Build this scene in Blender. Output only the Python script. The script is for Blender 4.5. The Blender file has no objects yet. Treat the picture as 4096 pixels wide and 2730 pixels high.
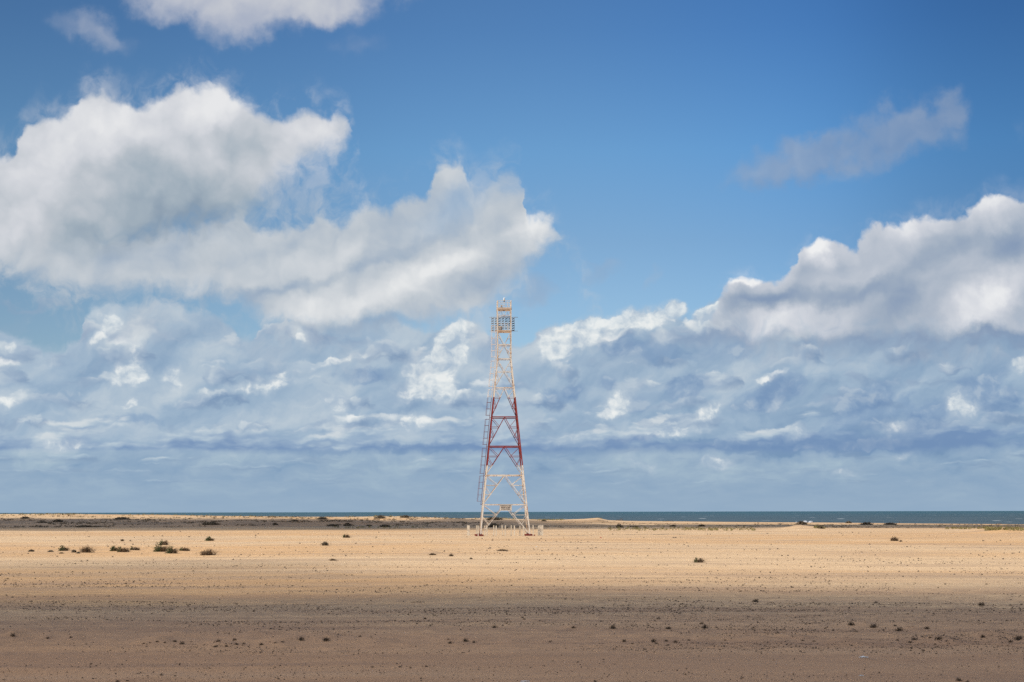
import bpy, math, random
import numpy as np
from mathutils import Vector, Matrix, Euler

SC = bpy.context.scene
COL = SC.collection
R = math.radians

# ---------------------------------------------------------------- camera
CAM_Z = 3.5
FPX = 4096 * 60 / 36.0            # focal length in photo pixels
PITCH = math.atan(683.0 / FPX)
ROLL = -R(0.112)
cam_data = bpy.data.cameras.new('camera')
cam_data.lens = 60.0
cam_data.sensor_width = 36.0
cam_data.clip_start = 0.5
cam_data.clip_end = 120000.0
cam = bpy.data.objects.new('camera', cam_data)
COL.objects.link(cam)
CAM_ROT = Matrix.Rotation(math.pi / 2 + PITCH, 3, 'X') @ Matrix.Rotation(ROLL, 3, 'Z')
cam.matrix_world = Matrix.Translation((0, 0, CAM_Z)) @ CAM_ROT.to_4x4()
SC.camera = cam


def ray(px, py):
    """direction of a photo pixel (4096 x 2730)"""
    return (CAM_ROT @ Vector(((px - 2048) / FPX, -(py - 1365) / FPX, -1.0))).normalized()


def at(px, py, Y):
    d = ray(px, py)
    t = Y / d.y
    return Vector((d.x * t, Y, CAM_Z + d.z * t))


def azel(px, py):
    d = ray(px, py)
    return math.degrees(math.atan2(d.x, d.y)), math.degrees(math.asin(d.z))


def lin(r, g, b):
    f = lambda c: (c / 255 / 12.92) if c / 255 <= 0.04045 else ((c / 255 + 0.055) / 1.055) ** 2.4
    return (f(r), f(g), f(b), 1.0)


# ---------------------------------------------------------------- exposure and sun
SC.view_settings.view_transform = 'Standard'
SC.view_settings.look = 'None'
SC.view_settings.exposure = 0.0
SC.view_settings.gamma = 1.0
SC.view_settings.use_curve_mapping = False
try:
    SC.cycles.use_denoising = False
    SC.cycles.use_adaptive_sampling = True
    SC.cycles.adaptive_threshold = 0.015
    SC.cycles.adaptive_min_samples = 16
    SC.cycles.max_bounces = 5
    SC.cycles.volume_bounces = 3
    SC.cycles.transparent_max_bounces = 16
    SC.cycles.sample_clamp_indirect = 4.0
except Exception:
    pass

SUN_EL = R(47)
SUN_AZ = math.atan2(-0.86, -0.50)           # from the left and a little behind the camera
SUN = Vector((math.sin(SUN_AZ) * math.cos(SUN_EL), math.cos(SUN_AZ) * math.cos(SUN_EL), math.sin(SUN_EL)))
sun_data = bpy.data.lights.new('sun', 'SUN')
sun_data.energy = 4.4
sun_data.angle = R(0.53)
sun_data.color = (1.0, 0.945, 0.86)
sun = bpy.data.objects.new('sun', sun_data)
COL.objects.link(sun)
sun.rotation_euler = SUN.to_track_quat('Z', 'Y').to_euler()

# ---------------------------------------------------------------- node shorthand


class S:
    """a socket with arithmetic"""
    t = None

    def __init__(s, k):
        s.k = k

    def __add__(a, b): return mth('ADD', a, b)
    __radd__ = __add__
    def __sub__(a, b): return mth('SUBTRACT', a, b)
    def __rsub__(a, b): return mth('SUBTRACT', b, a)
    def __mul__(a, b): return mth('MULTIPLY', a, b)
    __rmul__ = __mul__
    def __truediv__(a, b): return mth('DIVIDE', a, b)
    def __rtruediv__(a, b): return mth('DIVIDE', b, a)


def put(sock, v):
    if isinstance(v, S):
        S.t.links.new(v.k, sock)
    elif v is not None:
        if isinstance(v, (tuple, list)) and len(v) == 4 and len(sock.default_value) == 3:
            v = v[:3]
        sock.default_value = v


def node(kind, **kw):
    n = S.t.nodes.new(kind)
    for k, v in kw.items():
        setattr(n, k, v)
    return n


def mth(op, a, b=None, c=None, clamp=False):
    n = node('ShaderNodeMath', operation=op, use_clamp=clamp)
    put(n.inputs[0], a)
    put(n.inputs[1], b)
    put(n.inputs[2], c)
    return S(n.outputs[0])


def clamp01(a): return mth('ADD', a, 0.0, clamp=True)


def vec(x, y, z=0.0):
    n = node('ShaderNodeCombineXYZ')
    put(n.inputs[0], x); put(n.inputs[1], y); put(n.inputs[2], z)
    return S(n.outputs[0])


def xyz(v):
    n = node('ShaderNodeSeparateXYZ')
    put(n.inputs[0], v)
    return [S(o) for o in n.outputs]


def vmath(op, a, b=None, scale=None):
    n = node('ShaderNodeVectorMath', operation=op)
    put(n.inputs[0], a)
    put(n.inputs[1], b)
    if scale is not None:
        put(n.inputs['Scale'], scale)
    return S(n.outputs['Value'] if op in ('LENGTH', 'DOT_PRODUCT') else n.outputs[0])


def noise(v, scale, detail=4.0, rough=0.5, dist=0.0, dims='2D', color=False, lac=2.0, w=None):
    n = node('ShaderNodeTexNoise', noise_dimensions=dims)
    put(n.inputs['Vector'], v)
    if w is not None:
        put(n.inputs['W'], w)
    n.inputs['Scale'].default_value = scale
    n.inputs['Detail'].default_value = detail
    n.inputs['Roughness'].default_value = rough
    n.inputs['Lacunarity'].default_value = lac
    n.inputs['Distortion'].default_value = dist
    return S(n.outputs['Color' if color else 'Fac'])


def voro(v, scale, detail=0.0, rough=0.5, smooth=1.0, dims='2D', feature='SMOOTH_F1', rand=1.0):
    n = node('ShaderNodeTexVoronoi', voronoi_dimensions=dims, feature=feature)
    put(n.inputs['Vector'], v)
    n.inputs['Scale'].default_value = scale
    n.inputs['Detail'].default_value = detail
    n.inputs['Roughness'].default_value = rough
    if feature == 'SMOOTH_F1':
        n.inputs['Smoothness'].default_value = smooth
    n.inputs['Randomness'].default_value = rand
    return S(n.outputs['Distance'])


def smooth(v, lo, hi, a=0.0, b=1.0, kind='SMOOTHSTEP'):
    n = node('ShaderNodeMapRange', interpolation_type=kind, clamp=True)
    put(n.inputs['Value'], v); put(n.inputs['From Min'], lo); put(n.inputs['From Max'], hi)
    put(n.inputs['To Min'], a); put(n.inputs['To Max'], b)
    return S(n.outputs['Result'])


def mix(f, a, b, mode='MIX'):
    n = node('ShaderNodeMix', data_type='RGBA', blend_type=mode)
    n.clamp_factor = True
    put(n.inputs[0], f); put(n.inputs[6], a); put(n.inputs[7], b)
    return S(n.outputs[2])


def ramp(f, stops, interp='LINEAR'):
    n = node('ShaderNodeValToRGB')
    cr = n.color_ramp
    cr.interpolation = interp
    while len(cr.elements) < len(stops):
        cr.elements.new(0.5)
    for e, (p, c) in zip(cr.elements, stops):
        e.position = p
        e.color = c if len(c) == 4 else (*c, 1)
    put(n.inputs[0], f)
    return S(n.outputs[0])


def curve(x, pts, lo=0.0, hi=1.0, ylo=0.0, yhi=1.0, handle='AUTO'):
    """pts in real units; the node works on 0..1"""
    n = node('ShaderNodeFloatCurve')
    c = n.mapping.curves[0]
    pp = [((a - lo) / (hi - lo), (b - ylo) / (yhi - ylo)) for a, b in sorted(pts)]
    pp = [p for p in pp if 0 <= p[0] <= 1]
    while len(c.points) < len(pp):
        c.points.new(0.5, 0.5)
    for q, p in zip(c.points, pp):
        q.location = (p[0], min(1, max(0, p[1])))
        q.handle_type = handle
    n.mapping.extend = 'HORIZONTAL'
    n.mapping.update()
    put(n.inputs['Value'], (x - lo) * (1.0 / (hi - lo)))
    return S(n.outputs[0]) * (yhi - ylo) + ylo


# ---------------------------------------------------------------- sky
world = bpy.data.worlds.new('World')
world.cycles.sampling_method = 'MANUAL'
world.cycles.sample_map_resolution = 256
SC.world = world
world.use_nodes = True
WT = world.node_tree
WT.nodes.clear()
S.t = WT
BG_STRENGTH = 0.15
out = node('ShaderNodeOutputWorld')
bgn = node('ShaderNodeBackground')
bgn.inputs['Strength'].default_value = BG_STRENGTH
WT.links.new(bgn.outputs[0], out.inputs[0])

nish = node('ShaderNodeTexSky', sky_type='NISHITA')
nish.sun_disc = False
nish.sun_elevation = SUN_EL
nish.sun_rotation = SUN_AZ % (2 * math.pi)
nish.altitude = 0
nish.air_density = 1.0
nish.dust_density = 0.6
nish.ozone_density = 2.0

D = S(node('ShaderNodeTexCoord').outputs['Generated'])
dx, dy, dz = xyz(vmath('NORMALIZE', D))
AZ = mth('ARCTAN2', dx, dy) * (180 / math.pi)
EL = mth('ARCSINE', dz) * (180 / math.pi)

# clear air: the physical sky, then the deeper blue of this day's air high up and to the right
sky = vmath('SCALE', S(nish.outputs[0]), scale=BG_STRENGTH)
grade = ramp(smooth(EL, 0, 20, kind='LINEAR'), [
    (0.0, (0.72, 0.78, 0.84)), (0.20, (0.64, 0.74, 0.86)), (0.45, (0.52, 0.65, 0.76)),
    (0.6, (0.45, 0.67, 0.81)), (0.8, (0.34, 0.54, 0.72)), (1.0, (0.29, 0.47, 0.65))])
sky = vmath('MULTIPLY', sky, grade)
sky = vmath('SCALE', sky, scale=curve(AZ, [(-40, .68), (-17, .76), (-8, .88), (0, .98), (8, .94), (17, .64), (40, .6)], -40, 40))

P = vec(AZ, EL)
# low in the sky the cloud deck is seen edge on: features flatten towards the horizon
ELc = mth('MAXIMUM', EL, -0.5)
QY = mth('LOGARITHM', ELc + 0.8, math.e) * 5.5
Q = vec(AZ - smooth(EL, 1.0, 6.0, 0, 1.0, 'LINEAR') * QY * 0.25, QY)

W1 = vmath('SUBTRACT', noise(P, 0.45, 2, 0.5, color=True), (0.5, 0.5, 0.5))
W2 = vmath('SUBTRACT', noise(P, 1.7, 4, 0.55, color=True), (0.5, 0.5, 0.5))


DEP = [None]          # keeps the layers evaluated one after another (each needs the one below)


def after(col):
    DEP[0] = vmath('SCALE', col, scale=1e-6)
    return vmath('ADD', P, DEP[0])


def warped(a1, a2, base=None):
    if DEP[0] is not None:
        base = vmath('ADD', base or P, DEP[0])
    p = vmath('ADD', base or P, vmath('SCALE', W1, scale=a1))
    return vmath('ADD', p, vmath('SCALE', W2, scale=a2))


LDIR = (-0.20, 0.32, 0.0)
PW = warped(1.4, 0.35)
H1 = noise(PW, 0.42, 4, 0.42)
H1b = noise(vmath('ADD', PW, LDIR), 0.42, 4, 0.42)
REL = (H1 - H1b)                                     # lit flanks against shaded ones
PREL = 0.55 - voro(warped(0.3, 0.30), 0.95, detail=2, rough=0.5, feature='F1')
FINE = noise(PW, 1.9, 5, 0.58)
PUF2 = 0.42 - voro(vmath('ADD', Q, vmath('SCALE', W2, scale=0.45)), 1.35, detail=2, rough=0.55, feature='F1')
QW = vmath('ADD', Q, vmath('SCALE', W1, scale=1.3))
QW = vmath('ADD', QW, vmath('SCALE', W2, scale=0.5))
G1 = noise(QW, 0.36, 6, 0.50)
G1b = noise(vmath('ADD', QW, (-0.25, 0.38, 0)), 0.36, 6, 0.50)
GREL = G1 - G1b
G2 = noise(vmath('ADD', QW, (41, 17, 0)), 0.95, 4, 0.55)


def blob(px, py, rx, ry, ang, amp, P_=None):
    """a soft elliptic weight at a place in the sky, radii in photo pixels"""
    a, e = azel(px, py)
    n = node('ShaderNodeMapping', vector_type='TEXTURE')
    put(n.inputs[0], P_ or PB)
    n.inputs['Location'].default_value = (a, e, 0)
    n.inputs['Rotation'].default_value = (0, 0, R(ang))
    n.inputs['Scale'].default_value = (rx / 119.0, ry / 119.0, 1)
    g = node('ShaderNodeTexGradient', gradient_type='SPHERICAL')
    S.t.links.new(n.outputs[0], g.inputs[0])
    return smooth(S(g.outputs['Fac']), 0.0, 0.9) * amp


PB = None


def blobs(lst, P_=None):
    s = None
    P_ = P_ or warped(1.0, 0.5)
    for b in lst:
        v = blob(*b, P_=P_)
        s = v if s is None else s + v
    return s


def edge(x, pts):
    pts = [azel(*p) for p in pts]
    return curve(x, pts, -19, 19, -2, 20)


def layer(col, top, bot, wa=(0.7, 0.5), soft=0.5, softb=1.0, amp=0.5, nz=None, blb=None):
    """alpha of one cloud mass between two outlines"""
    after(col)
    wx, wy, _ = xyz(warped(*wa))
    t = edge(wx, top) - wy
    d = t + PREL * 0.32 * smooth(t, 1.2, 0.1)
    if bot is not None:
        d = mth('SMOOTH_MIN', d, (wy - edge(wx, bot)) * (soft / softb), 0.3)
    if blb is not None:
        d = d + blb
    d = d + ((nz if nz is not None else FINE) - 0.5) * amp
    return smooth(d, 0.0, soft), t, d


def tone(f, *cols):
    n = len(cols) - 1
    return ramp(clamp01(f), [(i / n, lin(*c)) for i, c in enumerate(cols)])


sky = vmath('MULTIPLY', sky, mix(smooth(AZ + EL * 0.5, 6, 24), (1, 1, 1, 1), (0.72, 0.93, 1.10, 1)))
# ---- distant deck: everything below about 6 degrees
deck_a, deck_t, _ = layer(sky,
    [(-300, 1290), (0, 1290), (100, 1330), (250, 1370), (330, 1290), (360, 1200), (450, 1180), (600, 1185), (700, 1190),
     (820, 1215), (900, 1250), (990, 1330), (1060, 1270), (1300, 1250), (1650, 1280), (1750, 1290), (1900, 1280), (2000, 1330), (2070, 1360), (2150, 1310),
     (2220, 1285), (2330, 1275), (2400, 1290), (2480, 1255), (2600, 1225), (2700, 1215), (2760, 1240), (2900, 1180), (3300, 1200), (4200, 1200)],
    None, wa=(0.45, 0.40), soft=0.40, amp=0.35)
deck_light = blobs([
    (60, 1480, 300, 200, 30, 0.16), (300, 1700, 600, 160, 0, 0.12), (60, 1610, 110, 90, 0, 0.3), (820, 1420, 330, 150, 0, 0.14), (850, 1290, 260, 70, 0, 0.12), (520, 1500, 150, 90, 0, 0.42), (690, 1510, 70, 110, 0, 0.34), (500, 1370, 260, 110, 20, 0.26), (600, 1330, 120, 90, 0, 0.20),
    (430, 1270, 170, 70, -60, 0.34), (1100, 1400, 380, 110, 5, 0.18), (1200, 1350, 60, 50, 0, 0.40),
    (1300, 1460, 260, 30, 15, 0.35), (1150, 1530, 320, 60, 10, 0.26), (1740, 1440, 170, 230, -25, 0.36), (1850, 1340, 150, 80, 20, 0.42), (1700, 1520, 130, 70, 30, 0.2),
    (1750, 1540, 120, 110, 0, 0.36), (1950, 1540, 170, 90, 35, 0.30), (1350, 1660, 170, 120, 35, 0.26), (1600, 1700, 420, 110, 10, 0.24),
    (230, 1780, 260, 45, 5, 0.30), (1200, 1740, 700, 60, 0, 0.18), (400, 1620, 260, 180, 30, 0.12),
    (2250, 1370, 230, 100, 15, 0.85), (2380, 1320, 120, 90, 15, 0.6), (2600, 1280, 240, 75, 22, 0.85), (2830, 1280, 120, 80, 20, 0.75),
    (2560, 1500, 300, 80, 0, 0.28), (2480, 1620, 240, 110, 35, 0.34), (2650, 1730, 400, 60, 5, 0.30), (2280, 1740, 200, 50, 0, 0.24), (2850, 1560, 130, 160, 30, 0.22),
    (3120, 1470, 400, 70, 0, 0.28), (3160, 1720, 260, 70, 0, 0.26), (3830, 1600, 130, 130, 0, 0.34), (3850, 1700, 180, 60, 0, 0.20), (3560, 1700, 170, 70, 0, 0.18),
    (4080, 1460, 110, 60, 10, 0.42), (3500, 1480, 500, 90, 0, 0.10),
])
deck_dark = blobs([
    (2640, 1410, 300, 80, -5, 0.40), (2230, 1570, 190, 90, 10, 0.36), (2720, 1560, 200, 90, 20, 0.26), (3120, 1570, 220, 100, 20, 0.30),
    (3450, 1650, 500, 160, 15, 0.30), (3900, 1560, 300, 110, 25, 0.34), (3600, 1780, 1100, 60, 0, 0.40), (2900, 1800, 900, 36, 0, 0.34),
    (1700, 1806, 900, 26, 0, 0.34), (600, 1470, 500, 60, 0, 0.14), (1450, 1500, 260, 50, 0, 0.24), (1700, 1600, 90, 90, 0, 0.24),
    (1200, 1600, 400, 60, 0, 0.10), (560, 1690, 330, 40, 0, 0.20), (2950, 1350, 260, 60, 0, 0.25), (200, 1560, 260, 60, 0, 0.14), (2000, 1390, 200, 90, 0, 0.16),
    (3700, 1400, 500, 60, 0, 0.16), (4000, 1300, 300, 60, 0, 0.1),
])
lowmask = smooth(EL, 0.9, 3.2)
rightshade = smooth(AZ, 0, 14, 0, 0.10)
deck_s = 0.52 + GREL * 1.3 * smooth(EL, 0.3, 2.6, 0.35, 1.0) + (G1 - 0.5) * 0.7 + (G2 - 0.5) * 0.25 \
    + deck_light * 0.25 - deck_dark * 0.35 - rightshade + smooth(deck_t, 0.9, 0.1) * 0.06
dk = smooth(deck_dark * 1.7 + (G1 - 0.5) * 0.9 - (G2 - 0.5) * 0.5 + (FINE - 0.5) * 0.3, 0.26, 0.50)
far_col = tone(deck_s, (124, 152, 184), (143, 169, 195), (160, 182, 203), (180, 196, 210), (198, 209, 217))
far_col = mix(dk * 0.7, far_col, tone(0.5 + GREL * 2.0 + (G1 - 0.5) * 1.0 - rightshade * 2, (114, 145, 182), (132, 160, 192), (154, 178, 202)))
# towards the horizon the deck flattens into pale blue haze
low_s = 0.52 + (G1 - 0.5) * 1.1 + (G2 - 0.5) * 0.8 + smooth(EL, 0.2, 2.2, -0.05, 0.05) - smooth(AZ, 2, 16, 0, 0.14) + deck_light * 0.4 - deck_dark * 1.0
low_s = 0.5 + (low_s - 0.5) * smooth(EL, 0.1, 1.7, 0.16, 0.95)
low_col = tone(low_s, (120, 150, 182), (138, 165, 192), (149, 173, 196), (163, 185, 202), (184, 200, 210))
deck_col = mix(smooth(EL, 1.5, 2.6), low_col, far_col)
c = mix(deck_a, sky, deck_col)

# rows of cumulus, each with a flat shaded base, farthest (lowest) first


def row(base_py, h_px, seed, fx, fy, cov, op, dark, mid_, light_, white, soft=0.10, bsoft=0.16, lit=1.0, wob=0.25, flat=False):
    b = azel(2048, base_py)[1]
    h = h_px / 119.0
    after(c)
    x, y = xyz(warped(0.25, 0.18) if flat else warped(0.55, 0.42))[:2]
    p = vec(x * fx + seed * 7.31, y * fy + seed * 3.17)
    n0 = noise(p, 1.0, 4, 0.52)
    n1 = noise(vmath('ADD', p, (-0.16, 0.20, 0)), 1.0, 3, 0.5)
    bx = b + (noise(vec(AZ * 0.35 + seed * 5, seed * 2.0), 1.0, 2, 0.5) - 0.5) * wob
    t = (y - bx) * (1.0 / h)
    d = (n0 - 0.5) * 2.6 + cov + 0.12 + deck_light * 0.55 * lit - t * 0.85 + PREL * 0.18
    a = smooth(d, 0.0, soft * 2.2) * smooth(y - bx, -bsoft * 0.5, bsoft)
    a = a * smooth(deck_a, 0.3, 0.8)
    s_ = 0.16 + smooth(t, 0.0, 1.1) * 0.42 + (n0 - n1) * 2.3 + deck_light * 0.95 * lit - deck_dark * 0.60 - rightshade * 1.0 + PREL * 0.10
    return mix(a * op, c, tone(s_, dark, mid_, light_, white))


D1, M1, L1, W1_ = (126, 152, 183), (158, 178, 200), (196, 208, 217), (240, 242, 241)
D2, M2, L2, W2_ = (132, 157, 185), (151, 174, 197), (174, 194, 209), (206, 215, 220)
c = row(1985, 45, 1, 0.55, 5.0, 0.05, 0.35, D2, M2, M2, L2, 0.35, 0.10, 0.3, 0.05, True)
c = row(1940, 60, 2, 0.50, 4.0, 0.15, 0.50, D2, M2, L2, L2, 0.30, 0.12, 0.4, 0.08, True)
c = row(1895, 70, 3, 0.50, 3.2, 0.20, 0.65, D2, M2, L2, L2, 0.26, 0.12, 0.6, 0.10, True)
c = row(1850, 70, 4, 0.55, 2.8, 0.20, 0.75, D2, M2, L2, W2_, 0.22, 0.12, 0.8, 0.10, True)
c = row(1806, 120, 5, 0.42, 1.5, 0.55, 0.85, (116, 145, 184), (144, 168, 196), (180, 197, 211), (212, 219, 223), 0.22, 0.12, 1.0, 0.08, True)
c = row(1725, 130, 6, 0.50, 1.15, 0.12, 0.85, D1, M1, L1, W1_, 0.16, 0.16, 1.0)
c = row(1640, 150, 7, 0.46, 0.95, 0.08, 0.90, D1, M1, L1, W1_, 0.14, 0.20, 1.0)
c = row(1555, 160, 8, 0.42, 0.80, 0.04, 0.90, D1, M1, L1, W1_, 0.12, 0.22, 1.0)
c = row(1465, 180, 9, 0.38, 0.70, 0.02, 0.92, D1, M1, L1, W1_, 0.11, 0.24, 1.0)
c = row(1385, 190, 10, 0.36, 0.66, 0.06, 0.92, (138, 160, 188), (170, 186, 204), (208, 216, 221), (246, 246, 243), 0.10, 0.26, 1.15)



def puffs(lst, fx, fy, seed, thr, edge_, cols, op, gain=3.2, base=0.45):
    after(c)
    x, y, _ = xyz(warped(0.35, 0.35))
    p = vec(x * fx + seed, y * fy)
    n0 = noise(p, 1.0, 5, 0.55)
    n1 = noise(vmath('ADD', p, (-0.14, 0.20, 0)), 1.0, 4, 0.52)
    b = blobs(lst, P_=warped(0.5, 0.4))
    d = b + (n0 - 0.5) * 1.9 * smooth(b, 0.05, 0.6) + PREL * 0.22 - thr
    under = mix(smooth(d, -0.50, 0.30) * smooth(b, 0.05, 0.5) * (op * 0.6), c, tone(0.35 + (n0 - n1) * gain * 0.5, *cols[:3]))
    return mix(smooth(d, 0.0, edge_) * smooth(b, 0.02, 0.2) * op, under, tone(base + (n0 - n1) * gain + PREL * 0.25 + smooth(d, 0.0, 0.8) * 0.10, *cols))


c = puffs([(2270, 1570, 150, 80, 10, 0.9), (2440, 1530, 60, 60, 0, 0.7), (2560, 1590, 120, 110, 30, 0.8), (2760, 1540, 190, 90, 10, 0.9), (3130, 1560, 170, 110, 20, 0.9), (3000, 1620, 150, 60, 10, 0.6),
           (3450, 1600, 260, 110, 20, 0.8), (3900, 1520, 230, 80, 25, 0.95), (4000, 1620, 200, 120, 20, 0.8), (3650, 1690, 330, 90, 10, 0.8), (2500, 1390, 180, 80, 0, 0.9), (2900, 1400, 250, 70, 0, 0.8),
           (1470, 1500, 200, 50, 0, 0.7), (1620, 1590, 130, 80, 0, 0.6), (620, 1480, 260, 50, 0, 0.4), (1050, 1490, 300, 40, 0, 0.4), (3300, 1780, 900, 50, 0, 0.8)],
          0.75, 0.95, 3.3, 0.42, 0.30, ((114, 144, 182), (131, 158, 190), (152, 174, 199), (178, 193, 208)), 0.58)
c = puffs([(2230, 1375, 230, 110, 20, 1.4), (2350, 1320, 130, 90, 15, 1.2), (2480, 1290, 150, 75, 25, 1.3), (2630, 1270, 170, 75, 25, 1.3), (2720, 1235, 60, 50, 0, 0.8), (2800, 1285, 80, 60, 60, 1.1), (2870, 1270, 90, 80, 0, 1.1),
           (1850, 1340, 150, 80, 15, 1.3), (1790, 1400, 130, 120, 0, 1.2), (1710, 1480, 140, 100, 30, 1.15), (1760, 1560, 100, 120, -10, 1.1), (1640, 1560, 200, 160, 30, 0.5), (1960, 1520, 130, 70, 40, 0.85), (1650, 1700, 200, 90, 0, 0.6),
           (520, 1500, 140, 90, 0, 1.1), (695, 1520, 70, 90, 0, 1.0), (430, 1270, 110, 60, -40, 1.0), (400, 1340, 120, 60, 50, 0.9), (560, 1380, 160, 90, 10, 0.55), (1205, 1362, 50, 40, 20, 1.1), (1350, 1450, 240, 26, 12, 0.95),
           (1000, 1560, 190, 50, 0, 0.75), (1330, 1620, 120, 110, 40, 0.7), (1150, 1520, 160, 60, 10, 0.65), (40, 1600, 100, 80, 0, 0.95), (520, 1610, 120, 40, 25, 0.7), (240, 1780, 170, 50, 10, 0.65), (60, 1390, 90, 60, 20, 0.5), (170, 1450, 110, 100, 40, 0.5),
           (2480, 1620, 170, 100, 45, 0.75), (2700, 1740, 330, 50, 5, 0.70), (2270, 1750, 150, 40, 0, 0.6), (3050, 1510, 110, 40, 10, 0.75), (2850, 1650, 160, 60, 35, 0.6), (3160, 1730, 200, 50, 0, 0.6), (3120, 1590, 60, 110, -30, 0.5),
           (3830, 1600, 90, 110, 15, 0.95), (3900, 1650, 130, 60, 10, 0.6), (4080, 1460, 90, 45, 10, 1.2), (3560, 1700, 140, 60, 10, 0.5), (2860, 1860, 130, 50, 0, 0.62), (2570, 1865, 140, 50, 0, 0.55), (3600, 1820, 110, 40, 20, 0.5), (3370, 1890, 120, 26, 0, 0.6)],
          0.90, 1.10, 9.1, 0.50, 0.42, ((168, 187, 206), (195, 207, 217), (220, 227, 230), (240, 242, 240)), 0.85)
after(c)
base_band = blobs([(3400, 1785, 1000, 50, 0, 0.85), (3700, 1740, 500, 80, 4, 0.5), (2300, 1802, 900, 30, 0, 0.7), (1300, 1808, 700, 18, 0, 0.5)], P_=warped(0.15, 0.10))
c = mix(clamp01(base_band * (0.55 + G1 * 0.5)) * 0.72, c, lin(112, 142, 181))
# ---- right-hand bank
rb_a, rb_t, rb_e = layer(c,
    [(2040, 1460), (2700, 1400), (2850, 1250), (2900, 1150), (2960, 1100), (3040, 1085), (3110, 1110), (3170, 1060), (3200, 985), (3260, 945), (3330, 940),
     (3390, 985), (3450, 930), (3530, 870), (3600, 885), (3680, 845), (3780, 850), (3850, 835), (3920, 790), (4010, 765), (4096, 765), (4300, 720)],
    [(2040, 1500), (2750, 1360), (2900, 1440), (3100, 1480), (3500, 1480), (3800, 1500), (4096, 1480), (4300, 1470)],
    wa=(0.40, 0.42), soft=0.28, softb=1.9, amp=0.22)
rb_l = blobs([(2990, 1110, 110, 50, 25, 0.75), (3270, 1010, 110, 100, 40, 0.62), (3620, 930, 300, 90, 25, 0.30), (3980, 850, 200, 110, 30, 0.42),
              (3150, 1290, 360, 110, 0, 0.42), (3900, 1240, 260, 120, 30, 0.50), (4050, 1150, 200, 100, 30, 0.32), (3400, 1130, 330, 70, 20, 0.16), (4000, 1300, 300, 60, 0, 0.15)])
rb_d = blobs([(3300, 1190, 500, 60, 5, 0.34), (3050, 1200, 200, 60, 10, 0.22), (3750, 1020, 420, 70, 25, 0.22), (4050, 980, 230, 90, 20, 0.36), (3500, 1370, 800, 70, 0, 0.42),
              (4000, 1370, 350, 70, 0, 0.45), (3560, 1240, 220, 90, 30, 0.22)])
rb_s = 0.38 + REL * 0.6 + PREL * 0.12 * smooth(rb_t, 1.4, 0.2) + smooth(rb_t, 0.9, 0.05) * 0.26 + (H1 - 0.5) * 0.15 + (FINE - 0.5) * 0.12 + rb_l - rb_d
rb_col = tone(rb_s, (134, 154, 182), (160, 174, 192), (186, 194, 206), (208, 212, 220), (238, 239, 240))
c = mix(smooth(EL, 4.2, 6.5) * smooth(rb_e, -0.7, 0.35) * smooth(H1 * 0.6 + FINE * 0.4, 0.42, 0.66) * 0.25, c, rb_col)
c = mix(rb_a, c, rb_col)

after(c)
# ---- thin grey wisp, upper right, and the faint ones by the gap
wisp = blobs([(3130, 650, 360, 140, 14, 0.85), (3420, 590, 400, 170, 16, 1.05), (3720, 480, 260, 200, 35, 1.0), (3790, 410, 150, 110, 40, 0.5), (4080, 500, 70, 130, 0, 0.35),
              (2400, 1090, 150, 80, 30, 0.55), (2620, 1120, 120, 60, 20, 0.40), (2130, 1140, 170, 100, 10, 0.75), (120, 1230, 380, 26, 0, 0.5), (60, 1290, 180, 60, 30, 0.4)],
             P_=warped(1.6, 0.7))
wisp_a = smooth(wisp + (FINE - 0.5) * 0.25 + (H1 - 0.5) * 0.5, 0.05, 1.15) * smooth(wisp, 0.0, 0.35) * 0.66
c = mix(wisp_a, c, tone(0.5 + REL * 2.5 + smooth(EL, 6, 13, 0.2, -0.2) , (128, 150, 182), (148, 164, 188), (172, 184, 200)))

# ---- long diagonal bank running up to the right behind the tower
db_a, db_t, db_e = layer(c,
    [(-300, 900), (300, 900), (700, 900), (900, 850), (980, 825), (1030, 870), (1120, 880), (1230, 850), (1300, 820), (1340, 860), (1440, 820), (1560, 790), (1640, 760),
     (1720, 740), (1740, 660), (1790, 635), (1850, 640), (1880, 700), (1950, 720), (1985, 690), (2020, 660), (2060, 655), (2085, 720), (2090, 800), (2110, 850), (2140, 840),
     (2180, 840), (2240, 930), (2270, 1010), (2320, 1060), (2400, 1250), (4200, 1900)],
    [(-300, 1080), (0, 1120), (150, 1190), (400, 1215), (700, 1215), (900, 1225), (1000, 1280), (1060, 1340), (1300, 1370), (1550, 1360), (1750, 1345), (1900, 1320),
     (2000, 1220), (2080, 1150), (2160, 1060), (2230, 1010), (2300, 1040), (2400, 1240), (4200, 1900)],
    wa=(0.60, 0.45), soft=0.50, softb=1.0, amp=0.28)
db_l = blobs([(1180, 1060, 420, 110, 15, 0.20), (450, 1070, 420, 60, 0, 0.10), (1330, 1230, 330, 110, 8, 0.34), (1640, 1140, 330, 140, 28, 0.42), (2130, 920, 150, 110, 20, 0.50),
              (1900, 1010, 260, 90, 25, 0.26), (1800, 720, 120, 110, 40, 0.12), (980, 940, 160, 90, 20, 0.08)])
db_d = blobs([(850, 1170, 600, 50, 0, 0.20), (1700, 950, 420, 60, 27, 0.22), (1300, 1120, 330, 40, 15, 0.22), (1450, 1310, 420, 40, 0, 0.26), (1950, 1150, 200, 90, 40, 0.2), (2180, 1060, 160, 60, 0, 0.2)])
db_s = 0.50 + REL * 0.8 + PREL * 0.10 + (H1 - 0.5) * 0.3 + (FINE - 0.5) * 0.10 + smooth(db_t, 0.8, 0.1) * 0.05 + db_l - db_d
db_col = tone(db_s, (136, 157, 184), (162, 178, 196), (188, 197, 206), (208, 213, 218), (230, 232, 233))
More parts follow.
